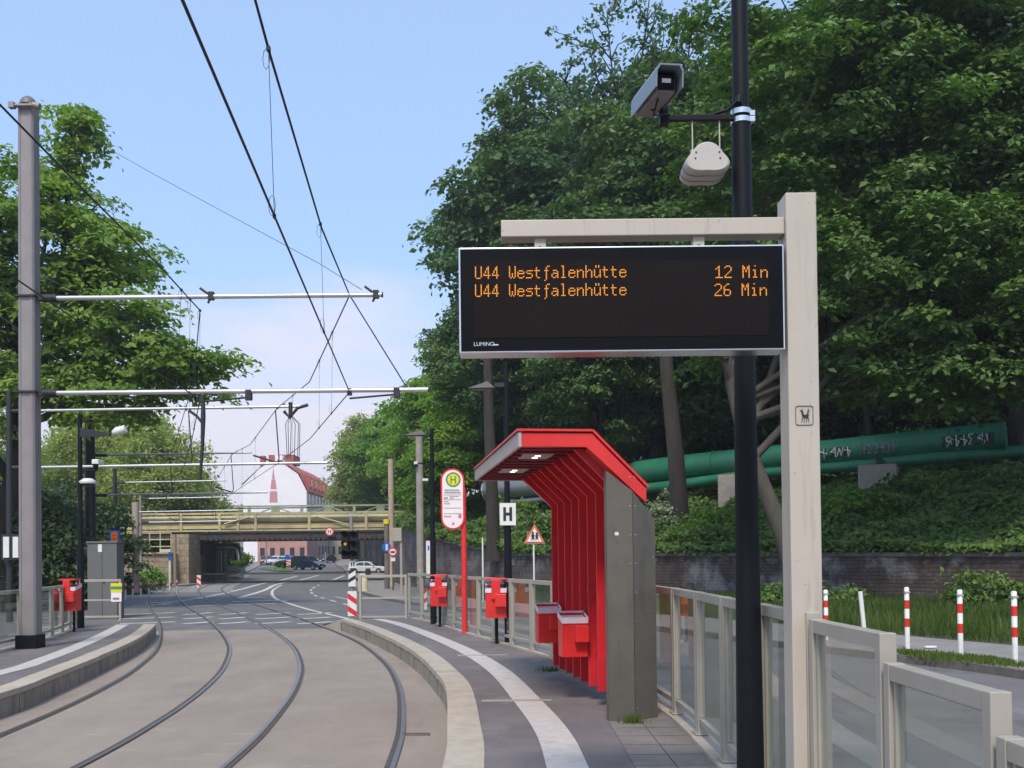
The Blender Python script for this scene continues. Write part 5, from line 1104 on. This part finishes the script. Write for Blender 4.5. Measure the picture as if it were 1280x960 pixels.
a = at(141,541,Y); c = at(157,536,Y); m = MB(); m.tube([a,a.lerp(c,.3),c],[.05,.1,.09],12); under(m.build('lamp_head',M_white,t),t)
t = thing('cctv_camera','small camera on a bracket of the left platform lamp pole','camera',tuple(at(121,580,Y)))
m = MB(); a = at(101,588,Y); c = at(121,588,Y); m.tube([a,c],.025,6); m.tube([c,at(122,576,Y)],.03,6); under(m.build('bracket',M_black,t),t)
a = at(122,578,Y); m = MB(); m.box(a,(.16,.3,.12)); under(m.build('housing',M_white,t,bevel=.02),t); m = MB(); m.tube([a+Vector((0,-.12,-.05)),a+Vector((0,-.12,-.18))],[.07,.04],10); under(m.build('dome',M_black,t),t)
a = at(110,602,Y); t = thing('loudspeaker','small white loudspeaker under the camera of the left lamp pole','loudspeaker',tuple(a)); m = MB(); m.tube([a+Vector((0,0,.07)),a,a-Vector((0,0,.05))],[.10,.20,.17],14); under(m.build('cone',M_white,t),t); m = MB(); m.tube([a-Vector((0,0,.05)),a-Vector((0,0,.11))],[.15,.12],14); m.tube([a+Vector((0,0,.0)),(b.x,Y,a.z)],.02,6); under(m.build('mount',M_dark,t),t)

# ------------------------------------------------------------------ stop sign
b = g(581,792,PZ); Y=b.y; t = thing('stop_sign','red rimmed oval stop sign with yellow and green H emblem on a red post','sign',tuple(b))
c0 = at(566,624,Y-.06); wS = (at(581,624,Y).x-at(551.5,624,Y).x); hS = at(566,586,Y).z-at(566,662.5,Y).z
def caps(w,h,y0,y1,name,mt,cc=c0):
    r_ = w/2; pts=[]
    for k in range(17): an = pi*k/16; pts.append((cc.x+r_*cos(an),cc.z+h/2-r_+r_*sin(an)))
    for k in range(17): an = pi+pi*k/16; pts.append((cc.x+r_*cos(an),cc.z-h/2+r_+r_*sin(an)))
    return under(MB().prism(pts,Matrix.Translation((0,y0,0)),y1-y0).build(name,mt,t),t)
caps(wS,hS,Y-.09,Y-.01,'sign_case',M_red); caps(wS*.86,hS*.945,Y-.094,Y-.0905,'sign_face',M_signwhite)
top = at(567,590,Y).z
m = MB(); m.tube([b,(b.x,b.y,at(581,610,Y).z)],.055,14); under(m.build('post',M_red,t),t)
ec = at(566.5,599.5,Y-.1); pm = (at(600,600,Y).x-at(500,600,Y).x)/100
def dsc(m,cx,cz,r_,y,n=28): m.add([(cx+r_*cos(2*pi*k/n),y,cz+r_*sin(2*pi*k/n)) for k in range(n)],[tuple(range(n))])
m=MB(); dsc(m,ec.x,ec.z,9.3*pm,Y-.096); under(m.build('emblem_ring',M_signgreen,t),t); m=MB(); dsc(m,ec.x,ec.z,7.2*pm,Y-.098); under(m.build('emblem_disc',M_signyellow,t),t)
m=MB()
for sx in (-1,1): m.box((ec.x+sx*2.7*pm,Y-.1,ec.z),(1.5*pm,.003,9.5*pm))
m.box((ec.x,Y-.0995,ec.z),(4.0*pm,.003,1.4*pm)); under(m.build('letter',M_signgreen,t),t)
m=MB(); rd = random.Random(2)
def dash(m,x0,x1,y,h):
    x=x0
    while x < x1:
        w = rd.uniform(.8,1.9); pb(m,x,y-h/2,min(x+w,x1),y+h/2,Y-.0965); x += w+.45
dash(m,556,574,612.6,1.5); dash(m,555.5,576,615.6,1.9); dash(m,555,560,622.3,2.2); dash(m,562,573,620.6,1.0); dash(m,562,567,622.8,1.0); dash(m,555,561,627,1.0); dash(m,555,563,629.6,1.0)
for y in (618.6,624.6,635,642): pb(m,554.5,y-.12,577,y+.12,Y-.0962)
under(m.build('timetable_print',M_inkgrey,t),t)
m=MB(); dash(m,555,564,645.5,1.7); pb(m,573,642.8,577,647.5,Y-.0965); pb(m,565,653,568,656,Y-.0965); under(m.build('footer_print',M_inkred,t),t)

# ------------------------------------------------------------------ tram masts and overhead line
def tubeY(x0,y0,x1,y1,Y,r,n=8): return MB().tube([at(x0,y0,Y),at(x1,y1,Y)],r,n)
b = g(38,810,PZ); Y=b.y; MY=Y
t = thing('tram_mast','stout grey tram mast with rounded top and two long bracket tubes on the left platform','mast',tuple(b))
top = at(36,128,Y); mx=b.x
m = MB(); w = .34; hz = top.z-.06
pr = [(-.155,-.10),(-.125,-.14),(-.09,-.155),(-.085,-.135),(.085,-.135),(.09,-.155),(.125,-.14),(.155,-.10),(.155,.13),(.12,.16),(-.12,.16),(-.155,.13)]
vs=[(mx+x,Y+y,PZ+.0) for x,y in pr]+[(mx+x*.92,Y+y*.92,hz) for x,y in pr]; n=len(pr)
m.add(vs,[(i,(i+1)%n,(i+1)%n+n,i+n) for i in range(n)]+[tuple(range(n,2*n))]); under(m.build('shaft',M_mast,t,bevel=.008),t)
m = MB(); 
for k in range(6): pass
m.tube([(mx,Y,hz-.0),(mx,Y,hz+.05),(mx,Y,hz+.11),(mx,Y,hz+.155),(mx,Y,hz+.175)],[.150,.143,.115,.06,.01],20); under(m.build('cap',mat('mast_cap',(.15,.14,.14),.5),t),t)
m = MB().box((mx,Y,PZ+.12),(.37,.38,.24)); under(m.build('foot',M_black,t,bevel=.01),t)
m = MB(); a = at(22,138,Y); c = at(55,142,Y); m.tube([(a.x,Y-.2,a.z),(c.x,Y-.2,a.z)],.03,6); m.box((a.x,Y-.2,a.z),(.1,.1,.1)); m.tube([(c.x-.1,Y-.2,a.z),(c.x+.02,Y-.2,a.z-.03)],.06,8); m.box((mx,Y-.165,a.z),(.36,.02,.05)); under(m.build('anchor_clamp',M_mast,t),t)
for y in (372,491): a=at(36,y,Y); m = MB().box((mx,Y,a.z),(.36,.36,.03)); m.box((mx+.24,Y,a.z-.01),(.14,.12,.1)); under(m.build('collar',M_dark,t),t)
for (y0,y1,x1) in ((373,368.5,478),(491.5,487,536)):
    o = under(tubeY(50,y0,x1,y1,Y,.042,12).build('bracket_tube',M_tube,t),t)
    i1 = at(52,y0,Y); i2 = at(72,y0,Y); m = MB()
    for k in range(5): c = i1.lerp(i2,.2+k*.17); m.tube([c-Vector((.02,0,0)),c+Vector((.02,0,0))],.075,12)
    m.tube([at(x1-.8,y1,Y),at(x1+.6,y1,Y)],.05,10); m.build('insulator',M_dark,o)
# hooks & droppers at the supports
m = MB()
for (x,y,dx) in ((264,370,-14),(470,368,-14)):
    a=at(x,y,Y); m.tube([at(x+dx,y-10,Y),at(x-6,y-4,Y),a,at(x-4,y+9,Y)],.022,6); m.box(a,(.10,.1,.14))
for (x,y) in ((253,499,),(437,490)): m.box(at(x,y,Y),(.08,.08,.12))
m.tube([at(253,502,Y),at(308,497,Y),at(311,490,Y)],.018,6); m.box(at(311,494,Y),(.11,.1,.18)); m.tube([at(437,498,Y),at(494,493,Y),at(497,487,Y)],.018,6); m.box(at(496,491,Y),(.11,.1,.18))
under(m.build('wire_clamp',M_dark,t),t)
far = []
def far_mast(label,px,Y,ztp,r,tubes=True,side_lamp=False,mt=M_mast):
    x = at(px,700,Y).x; t = thing('tram_mast',label,'mast',(x,Y,0),group='distant tram masts along the track')
    under(MB().tube([(x,Y,0),(x,Y,ztp)],[r,r*.8],10).build('shaft',mt,t),t)
    xe = tr(Y)+.9
    for z in (6.56,4.8):
        o = under(MB().tube([(x+r,Y,z),(xe+(.0 if z>6 else .7),Y,z+.05)],.045,8).build('bracket_tube',M_tube,t),t)
        m = MB(); m.tube([(x+r,Y,z),(x+r+.5,Y,z)],.07,8)
        m.build('insulator',M_dark,o)
    m = MB(); 
    for xc in (tr(Y),tr(Y)-2.7): m.tube([(xc+.3,Y,6.7),(xc,Y,6.5),(xc+.1,Y,5.0),(xc,Y,4.8)],.02,5); m.tube([(xc+.1,Y,4.85),(xc-.7,Y,5.1)],.03,5)
    under(m.build('hanger',M_dark,t),t); far.append((t,Y)); return t
far_mast('slim tram mast behind the near mast, carrying the noticeboard',12,31,7.2,.10,mt=M_dark); far_mast('dark grey tram mast rising behind the grey cabinet',113,44,8.8,.26,mt=M_dark); far_mast('thin dark mast behind the orange sign',144,59,7.4,.14,mt=M_dark)
far_mast('distant mast just before the bridge',176,74,6.9,.12)
def wire(name,label,pts,r,parent=None,cat='cable',droppers=None,mess=None):
    o = MB().tube([Vector(p) for p in pts],r,6,cap=False).build(name,M_wire); return o
def overhead(label,con,mes,drs,mr=.012,cr_=.010):
    t = thing('overhead_line',label,'overhead line',tuple(con[0])); cc = [Vector(p) for p in con]; mc = [Vector(p) for p in mes]
    under(MB().tube(cc,cr_,6).build('contact_wire',M_wire,t),t); under(MB().tube(mc,mr,6).build('messenger_wire',M_wire,t),t)
    fx = lambda P,Yq: Vector((float(np.interp(Yq,[p.y for p in P],[p.x for p in P])),Yq,float(np.interp(Yq,[p.y for p in P],[p.z for p in P]))))
    for Yq in drs:
        a = fx(mc,Yq); b = fx(cc,Yq); m = MB().tube([a,b],.0035,4); 
        lp = [a+Vector((-.03*sin(u)-.02,0,-.09+.09*cos(u))) for u in np.linspace(0,2*pi,9)]; m.tube(lp,.003,4,cap=False); lp = [b+Vector((-.03*sin(u)-.02,0,.09-.09*cos(u))) for u in np.linspace(0,2*pi,9)]; m.tube(lp,.003,4,cap=False); m.box(a,(.03,.05,.04)); m.box(b,(.02,.05,.04))
        under(m.build('dropper',M_wire,t),t)
    return t
c1 = [(-1.35,-4,4.8),g(228,0,4.8),g(343,270,4.8),g(405,415,4.8),g(437,490,4.8)]; c1 = [Vector(p) for p in c1]
for Yq in (24.5,31,44,59,74,100): c1.append(Vector((tr(Yq)+(.05 if Yq==24.5 else 0),Yq,4.8)))
m1 = [Vector((-1.6,-4,7.0)),g(319,0,6.55),g(338,70,6.22),g(402,285,6.22),g(437,369,6.6)]
for Yq,z in ((24.5,6.2),(31,6.56),(37.5,6.2),(44,6.56),(51,6.25),(59,6.56),(74,6.56),(100,6.4)): m1.append(Vector((tr(Yq)+.05,Yq,z)))
overhead('contact wire and messenger wire over the right track, crossing the sky',c1,m1,[c1[2].y,c1[3].y,20.3,22.5,27.5,36,40,48,54,64])
c2 = [Vector(p) for p in ((-4.9,-2,4.8),tuple(g(0,335,4.8)),tuple(g(110,410,4.8)),tuple(g(250,499,4.8)))]
for Yq in (24.5,31,44,59,74,100): c2.append(Vector((tr(Yq)-2.85,Yq,4.8)))
m2 = [Vector(p) for p in ((-4.6,-2,6.9),tuple(g(0,131,6.3)),tuple(g(100,233,6.25)),tuple(g(200,333,6.3)),tuple(g(250,388,6.5)))]
for Yq,z in ((24.5,6.2),(31,6.56),(37.5,6.2),(44,6.56),(51,6.25),(59,6.56),(74,6.56),(100,6.4)): m2.append(Vector((tr(Yq)-2.8,Yq,z)))
overhead('contact wire and messenger wire over the left track in front of the chestnut',c2,m2,[16.8,17.6,18.6,22.5,27.5,36,40])
def cable(label,pts,r=.012):
    o = MB().tube([Vector(p) for p in pts],r,5).build('span_cable',M_wire,loc=pts[0]); return tag(o,label,'cable')
cable('thin span wire from the right support down to the end of the lower bracket tube',[g(437,369,6.6),at(507,482,MY)],.012)
cable('thin span wire rising to the tip of the upper bracket tube',[at(20,330,MY+2),at(110,372,MY+1),at(205,420,MY+8)],.010)
cable('faint thin stay wire crossing the sky from the chestnut to the bracket tube',[at(90,160,26),at(200,222,24),at(300,276,22),at(400,330,20),at(452,362,MY)],.006)
cable('fine stay wire low in front of the chestnut',[at(0,395,22),at(50,432,22),at(95,468,22)],.008)
t = thing('wire_hanger','dark hanging rod with hook under the wires of the left track','hanger',tuple(at(254,500,29)))
m = MB(); m.tube([at(254,497,29),at(254,520,29),at(253,560,29),at(250,600,29)],[.05,.07,.05,.04],8); m.tube([at(236,513,29),at(246,520,29),at(254,530,29)],.04,6); under(m.build('rod',M_dark,t),t)
t = thing('wire_hanger','bundle of looped wires hanging at the tip of the second bracket tube','hanger',tuple(at(362,505,30)))
m = MB()
for (x0,x1) in ((357,359),(360,361),(364,363),(369,368),(373,372),(375,374)): m.tube([at(363,518,30),at(x0,530,30),at(x1,573,30)],.012,4,cap=False)
m.tube([at(355,514,30),at(362,522,30),at(372,510,30),at(385,506,30)],.05,6); m.tube([at(363,503,30),at(363,520,30)],.06,6); under(m.build('wire_bundle',M_dark,t),t)

# ------------------------------------------------------------------ signals, signs, posts
b = g(440,771,.12); Y=b.y; t = thing('traffic_signal','signal pole with black heads and a red and white striped foot at the platform end','traffic light',tuple(b))
under(MB().tube([b,(b.x,Y,at(440,645,Y).z)],.055,10).build('pole',M_mast,t),t)
for (x,lab,lit) in ((431.5,'signal_head',True),(442.5,'signal_head',False)):
    a = at(x,663,Y-.12); c = at(x,699,Y-.12); m = MB().box(((a.x),Y-.1,(a.z+c.z)/2),(.23,.2,a.z-c.z)); hd = under(m.build(lab,M_black2,t,bevel=.03),t)
    for k,yy in enumerate((669,681,693)):
        p_ = at(x,yy-1,Y-.2); m = MB().tube([(p_.x,Y-.2,p_.z),(p_.x,Y-.215,p_.z)],.045 if lit and k==1 else .085,14); o = under(m.build('lens',M_sig if (lit and k==1) else M_screen,t),t)
        m = MB(); vv=[]; 
        for j in range(9): an = pi*j/8; vv.append((p_.x+.105*cos(an),Y-.2,p_.z+.105*sin(an))); 
        for j in range(9): an = pi*j/8; vv.append((p_.x+.105*cos(an),Y-.40,p_.z+.105*sin(an)))
        m.add(vv,[(j,j+1,j+10,j+9) for j in range(8)]); under(m.build('visor',M_black2,t),t)
m = MB(); a=at(436,701,Y-.08); c=at(445,710,Y-.08); plate('number_plate',436,701,445,710,Y-.08,M_white,t); m=MB(); pb(m,438.5,703,440,708,Y-.092); pb(m,441.5,703,443,708,Y-.092); under(m.build('digit',M_ink,t),t)
def hatch(parent,x0,y0,x1,y1,Y,c1_,c2_,n,flip=1):
    plate('striped_plate',x0,y0,x1,y1,Y,c2_,parent,.015); a=at(x0,y0,Y-.012); b_=at(x1,y1,Y-.012); W_=b_.x-a.x; H_=a.z-b_.z; m=MB()
    for k in range(n):
        z1 = a.z-H_*(k+.15)/n; dz = H_/n*.45; sk = H_/n*.5
        m.add([(a.x,Y-.0085,z1-dz-(0 if flip>0 else sk)*0),(b_.x,Y-.0085,z1-dz-sk*flip),(b_.x,Y-.0085,max(z1-sk*flip,b_.z)),(a.x,Y-.0085,z1)],[(0,1,2,3)])
    under(m.build('stripe',c1_,parent),parent)
hatch(t,435.5,712,444.5,733,Y-.08,M_ink,M_white,2,-1); hatch(t,434.5,739,446,770,Y-.09,M_red,M_white,2,1)
def post_sign(kind,label,px,base,ptop,r,mt,z=0,cat='post',Y=None,z0=None):
    if Y: b = at(px,base,Y)
    else: b = g(px,base,z)
    t = thing(kind,label,cat,(b.x,b.y,b.z)); under(MB().tube([b,(b.x,b.y,at(px,ptop,b.y).z)],r,10).build('post',mt,t),t); return t,b
t,b = post_sign('concrete_pole','tall grey concrete pole with two cameras between stop sign and signal',526,738,545,.21,M_conc,z=.12,cat='pole')
under(MB().tube([(b.x,b.y,at(526,580,b.y).z),(b.x,b.y,at(526,578.5,b.y).z)],.23,12).build('band',M_dark,t),t)
tc_ = thing('cctv_camera','white camera on the left side of the concrete pole','camera',tuple(at(520,579,b.y-.2))); a = at(520,579,b.y-.2); under(MB().box(a,(.2,.35,.16)).build('housing',M_white,tc_,bevel=.03),tc_); under(MB().box(a+Vector((0,-.1,-.13)),(.16,.2,.12)).build('lens_unit',M_black,tc_,bevel=.02),tc_)
tc_ = thing('loudspeaker','pale loudspeaker on the right side of the concrete pole','loudspeaker',tuple(at(532,601,b.y-.2))); a = at(532,600,b.y-.2); under(MB().box(a,(.32,.35,.14)).build('housing',M_white,tc_,bevel=.03),tc_); under(MB().box(a+Vector((0,-.02,-.12)),(.26,.28,.1)).build('grille',M_dark,tc_),tc_)
t,b = post_sign('information_board','narrow white and blue board standing beside the concrete pole',535.5,738,676,.04,M_steel,z=.12,cat='board'); plate('board',532.5,676,538.5,722,b.y-.06,M_white,t); m=MB(); pb(m,534.6,682,536.6,688,b.y-.075); under(m.build('print',M_blue,t),t)
t,b = post_sign('wooden_pole','tall beige pole with rounded tip near the bridge end',490,732,574,.2,mat('pole_beige',(.45,.36,.27),.8),z=.12,cat='pole')
t,b = post_sign('sign_post','grey pole with blue round sign and yellow top band near the bridge end',484,736,650,.16,M_concdark,z=.12,cat='sign'); Y=b.y-.2
m=MB(); a=at(483.5,684,Y); m.tube([(a.x,Y,a.z),(a.x,Y-.03,a.z)],.27,20); under(m.build('round_sign',M_blue,t),t); m=MB(); m.tube([(b.x,b.y,at(484,655,b.y).z),(b.x,b.y,at(484,649,b.y).z)],.19,12); under(m.build('yellow_band',M_signyellow,t),t)
m=MB(); m.box((a.x,Y-.04,a.z),(.12,.02,.36)); under(m.build('arrow',M_white,t),t)
t,b = post_sign('sign_post','thin post with round red rimmed sign and white plate beside the grey pole',491.5,738,684,.05,M_steel,z=.12,cat='sign'); Y=b.y-.1; a=at(491,690,Y)
for r_,mt_,dy,nm in ((.26,M_red,0,'rim'),(.18,M_white,-.03,'face')): m=MB(); m.tube([(a.x,Y+dy,a.z),(a.x,Y+dy-.03,a.z)],r_,20); under(m.build(nm,mt_,t),t)
m=MB(); m.box((a.x,Y-.07,a.z),(.24,.01,.09)); under(m.build('symbol',M_ink,t),t); plate('plate',488.5,697,494,701.5,Y,M_white,t)
t,b = post_sign('control_box','beige switch box on a post next to the end of the stone wall',502,742,676,.07,M_fence,z=.12,cat='cabinet'); plate('box',490.5,660,502.5,676.5,b.y,M_fence,t,.3,.02)
t = thing('grit_bin','cream grit bin with dark lid on the corner of the pavement','bin',tuple(g(454,739,.1))); b=g(454,739,.12); m=MB(); m.tube([b,(b.x,b.y,b.z+.15),(b.x,b.y,b.z+.85),(b.x,b.y,b.z+.95)],[.30,.27,.27,.2],14); under(m.build('body',mat('grit_cream',(.6,.55,.38),.7),t),t)
m=MB(); m.box((b.x+.28,b.y-.05,b.z+1.0),(.24,.3,.5)); under(m.build('lid',M_dark,t,bevel=.03),t)
t,b = post_sign('warning_sign','triangular warning sign with two walking children above the stone wall',668,755,680,.032,M_white,z=.12,cat='sign'); Y=b.y-.06
def tri(cx,y0,y1,w,Y,name,mt):
    a=at(cx,y0,Y); c=at(cx-w/2,y1,Y); d_=at(cx+w/2,y1,Y); under(MB().prism([(c.x,c.z),(d_.x,d_.z),(a.x,a.z)],Matrix.Translation((0,Y,0)),.02).build(name,mt,t),t)
tri(668,654.5,679.5,27.5,Y,'sign_rim',mat('rim_orange_red',(.62,.16,.08),.5)); tri(668.1,659.5,677.3,19,Y-.025,'sign_face',M_signwhite)
m=MB()
for (x,s_) in ((666,1.0),(671,.85)):
    for (x0,y0,x1,y1,r_) in ((0,-4,0,-1,.035),(0,-1,-1.4,3,.022),(0,-1,1.4,3,.022),(0,-3.4,-1.9,-1.2,.018),(0,-3.4,1.9,-1.2,.018)): m.tube([at(x+x0*s_,671+y0*s_,Y-.05),at(x+x1*s_,671+y1*s_,Y-.05)],r_,5)
    m.tube([at(x,671-6.2*s_,Y-.05),at(x,671-4.4*s_,Y-.05)],.035,6)
under(m.build('walking_figures',M_ink,t),t)
post_sign('marker_post','plain white marker post behind the railing right of the stop sign',604,752,672,.032,M_white,z=.12)
t = thing('striped_plate_post','red and white striped plate standing behind the railing','sign',tuple(g(530,764,.0))); b=g(530,764,0); under(MB().tube([b,(b.x,b.y,.9)],.03,8).build('post',M_steel,t),t); hatch(t,527,738,534,762,b.y-.04,M_red,M_white,2,-1)
# round height limit sign on the bridge
Y=81.6; t = thing('height_sign','round red rimmed height limit sign hanging on the bridge edge','sign',tuple(at(412,664.5,Y))); a=at(412,664.5,Y)
for r_,mt_,dy,nm in ((.36,M_red,0,'rim'),(.26,M_white,-.03,'face')): m=MB(); m.tube([(a.x,Y+dy,a.z),(a.x,Y+dy-.03,a.z)],r_,24); under(m.build(nm,mt_,t),t)
m=MB(); m.box((a.x-.09,Y-.07,a.z),(.06,.01,.22)); m.box((a.x+.08,Y-.07,a.z),(.08,.01,.22)); under(m.build('digit',M_ink,t),t)
# bollards on the right
def bollard(label,x,y,Y=None,h=1.08,r=.042,bands=True,lean=0,group='red and white bollards by the right kerb'):
    b = g(x,y,.125) if Y is None else Vector((x,y,.0)); t = thing('bollard',label,'bollard',tuple(b),group=group); t.rotation_euler=(0,lean,0)
    if bands:
        segs = [(0,.36,0),(.36,.50,1),(.50,.66,0),(.66,.80,1),(.80,1.0,0)]
        m = MB(); m.tube([(0,0,0),(0,0,h),(0,0,h+.015)],[r,r,r*.6],16); m.build('post',M_white,t)
        for a,c,k in segs:
            if k: m = MB(); m.tube([(0,0,a*h),(0,0,c*h)],r*1.04,16,cap=False); m.build('red_band',M_red,t)
        m = MB(); m.box((0,-r*.2,h*.93),(r*2.3,r*1.8,.03)); m.build('eyelet',M_fence,t)
    else: MB().tube([(0,0,0),(0,0,h)],r,12).build('post',M_white,t)
    return t
bollard('red and white bollard left of the other two complete ones by the kerb',1134.5,811); bollard('middle one of the three complete red and white bollards',1201,821); bollard('red and white bollard at the right edge of the picture',1269,828)
bollard('plain white post leaning left, between the cream post and the striped bollards',1082,803,h=.98,bands=False,lean=-.09); bollard('red and white bollard partly hidden right beside the cream display post',1033,800,h=.98)
bollard('thin white post just left of the cream display post',984,795,h=.9,bands=False)
b=g(1163,810,.13); t = tag(MB().box((b.x,b.y,b.z+.02),(.2,.09,.035)).build('litter_scrap',M_white,bevel=.01),'crumpled white scrap of litter on the path behind the weeds','litter')
for k,x in enumerate((157,166,176,186,196,205,214,221)):
    b=g(x,749-k*.9,.12); t=thing('small_bollard','short red and white post in the row before the stone pier','bollard',tuple(b),group='short posts before the stone pier'); under(MB().tube([b,(b.x,b.y,b.z+.75)],.045,8).build('post',M_white,t),t); under(MB().tube([(b.x,b.y,b.z+.45),(b.x,b.y,b.z+.62)],.049,8).build('red_band',M_red,t),t)
# left side furniture
b=g(127,774,0); Y=b.y; t=thing('switch_cabinet','tall grey switch cabinet with a small white notice at the end of the left platform','cabinet',(b.x,Y,0)); 
a=at(109,680,Y); c=at(146,680,Y); hz=at(127,679,Y).z; M_cab=mat('cabinet_grey',(.135,.135,.13),.5,var=.06)
under(MB().box(((a.x+c.x)/2,Y+.3,hz/2),(c.x-a.x,.6,hz)).build('cabinet_body',M_cab,t,bevel=.012),t); under(MB().box(((a.x+c.x)/2,Y+.3,hz+.03),(c.x-a.x+.06,.66,.06)).build('cabinet_lid',M_cab,t,bevel=.01),t)
plate('notice',122.5,680.5,127.5,690,Y-.008,M_white,t); m=MB(); m.box(((a.x+c.x)/2,Y-.003,hz/2),(.012,.006,hz-.1)); m.box(((a.x+c.x)/2+.06,Y-.02,hz*.5),(.025,.03,.14)); under(m.build('door_seam',M_dark,t),t)
t=thing('notice_board','two white notice sheets on a dark backing at the left edge','board',tuple(at(14,684,30.7))); plate('backing',2,668,26,700,30.75,M_dark,t,.04); plate('notice_sheet',4,671,11.5,697,30.7,M_white,t); plate('notice_sheet',16,671,23,697,30.7,M_white,t)
t,b = post_sign('orange_sign','orange sign in a blue frame on a post right of the cabinet',148,745,663,.04,M_steel,z=.12,cat='sign'); plate('frame',136.5,663,149.5,679,b.y-.06,M_blue,t); plate('panel',138.8,665,147.2,678,b.y-.08,M_orange,t); m=MB(); pb(m,140,669,146,669.7,b.y-.095); pb(m,140,673,146,673.7,b.y-.095); under(m.build('line',M_red,t),t)
t = thing('striped_post','red and white striped post half hidden behind the cabinet','post',tuple(g(148,748,.1))); b=g(148.5,750,.1); Y=b.y; hatch(t,146.5,681,149.5,720,Y,M_red,M_white,5,1)
post_sign('concrete_pole','short beige concrete pole in front of the left abutment',170,741,628,.20,mat('pole_pale',(.42,.36,.30),.85),z=.12,cat='pole')
post_sign('steel_post','thin yellowish post beside the dark passage',219,735,668,.11,mat('post_ochre',(.26,.21,.14),.7),z=.1)
t,b = post_sign('street_sign','white and blue street sign on a thin white post in front of the pier',212.5,738,688,.07,M_white,z=.12,cat='sign'); plate('name_plate',199.5,686.5,213,690,b.y-.08,M_white,t); plate('blue_plate',210.5,690,213.5,700,b.y-.08,M_blue,t)
t = thing('hazard_beacon','white and red beacon post at the mouth of the left passage','bollard',tuple(g(248.5,735,0))); Y=g(248.5,735,0).y; hatch(t,246,719,251,734,Y,M_red,M_white,2,1)
# far traffic island
t = thing('keep_right_sign','blue arrow disc over a striped plate on the far traffic island','sign',tuple(at(360,708,127))); Y=127.; a=at(359.5,696.5,Y)
under(MB().tube([at(360,709,Y),at(360,694,Y)],.05,6).build('post',M_steel,t),t); m=MB(); m.tube([(a.x,Y-.1,a.z),(a.x,Y-.13,a.z)],.32,16); under(m.build('disc',M_blue,t),t); hatch(t,358,700,363.5,707.5,Y-.1,M_red,M_white,2,1)
m=MB(); q=[(at(322,706,140)),(at(350,712,122)),(at(368,711,124)),(at(352,704,150))]; m.add([(p.x,p.y,gz(p.y)+.08) for p in q],[(0,1,2,3)]); struct(m,'traffic_island',mat('island_grass',(.08,.16,.03),.9,var=.2))
for (x,y,yt,lab) in ((333,704,676,'grey lamp post left of the parked cars under the bridge'),(407,704,690,'thin pale post in front of the beige building')):
    Yq=140; b=at(x,y,Yq); t=thing('street_post',lab,'post',tuple(b)); under(MB().tube([b,at(x,yt,Yq)],.11,6).build('post',M_conc,t),t)
t = thing('park_railing','pale railing in front of the grey building right of the signal','railing',tuple(at(455,705,150)))
m=MB()
for k in range(12): m.tube([at(444+k*1.6,706,150),at(444+k*1.6,696,150)],.09,4)
m.tube([at(444,697,150),at(462,697,150)],.08,4); under(m.build('railing_bars',M_fence,t),t)
# weed at the shelter foot
pts = np.array([(1.08+random.gauss(0,.05),9.05+random.gauss(0,.03),PZ) for k in range(120)]); grass('platform_weed','small weed growing at the foot of the steel shelter end',pts,.03,.10,.006)
pts = np.array([(.50+random.gauss(0,.08),13.4+random.gauss(0,.1),PZ) for k in range(120)]); grass('platform_weed','weeds at the far foot of the shelter fins',pts,.02,.08,.006)

# ------------------------------------------------------------------ render settings
SC.render.engine = 'CYCLES'; SC.cycles.max_bounces = 8; SC.cycles.transparent_max_bounces = 24; SC.cycles.diffuse_bounces = 3; SC.cycles.caustics_reflective = False; SC.cycles.caustics_refractive = False

# thin summer haze: one closed box round the whole scene
hb_ = MB().box((0,180,24),(800,760,52)); hz_o = hb_.build('haze',[]); tag(hz_o,'thin summer haze in the air','haze',kind='stuff')
hm = bpy.data.materials.new('haze'); hm.use_nodes = True; hm.node_tree.nodes.clear(); ho = N(hm.node_tree,'ShaderNodeOutputMaterial'); hv = N(hm.node_tree,'ShaderNodeVolumePrincipled')
hv.inputs['Color'].default_value = (.9,.93,1,1); hv.inputs['Density'].default_value = .0006; hv.inputs['Anisotropy'].default_value = .3; hm.node_tree.links.new(hv.outputs[0], ho.inputs['Volume']); hz_o.data.materials.append(hm)
SC.cycles.volume_bounces = 0
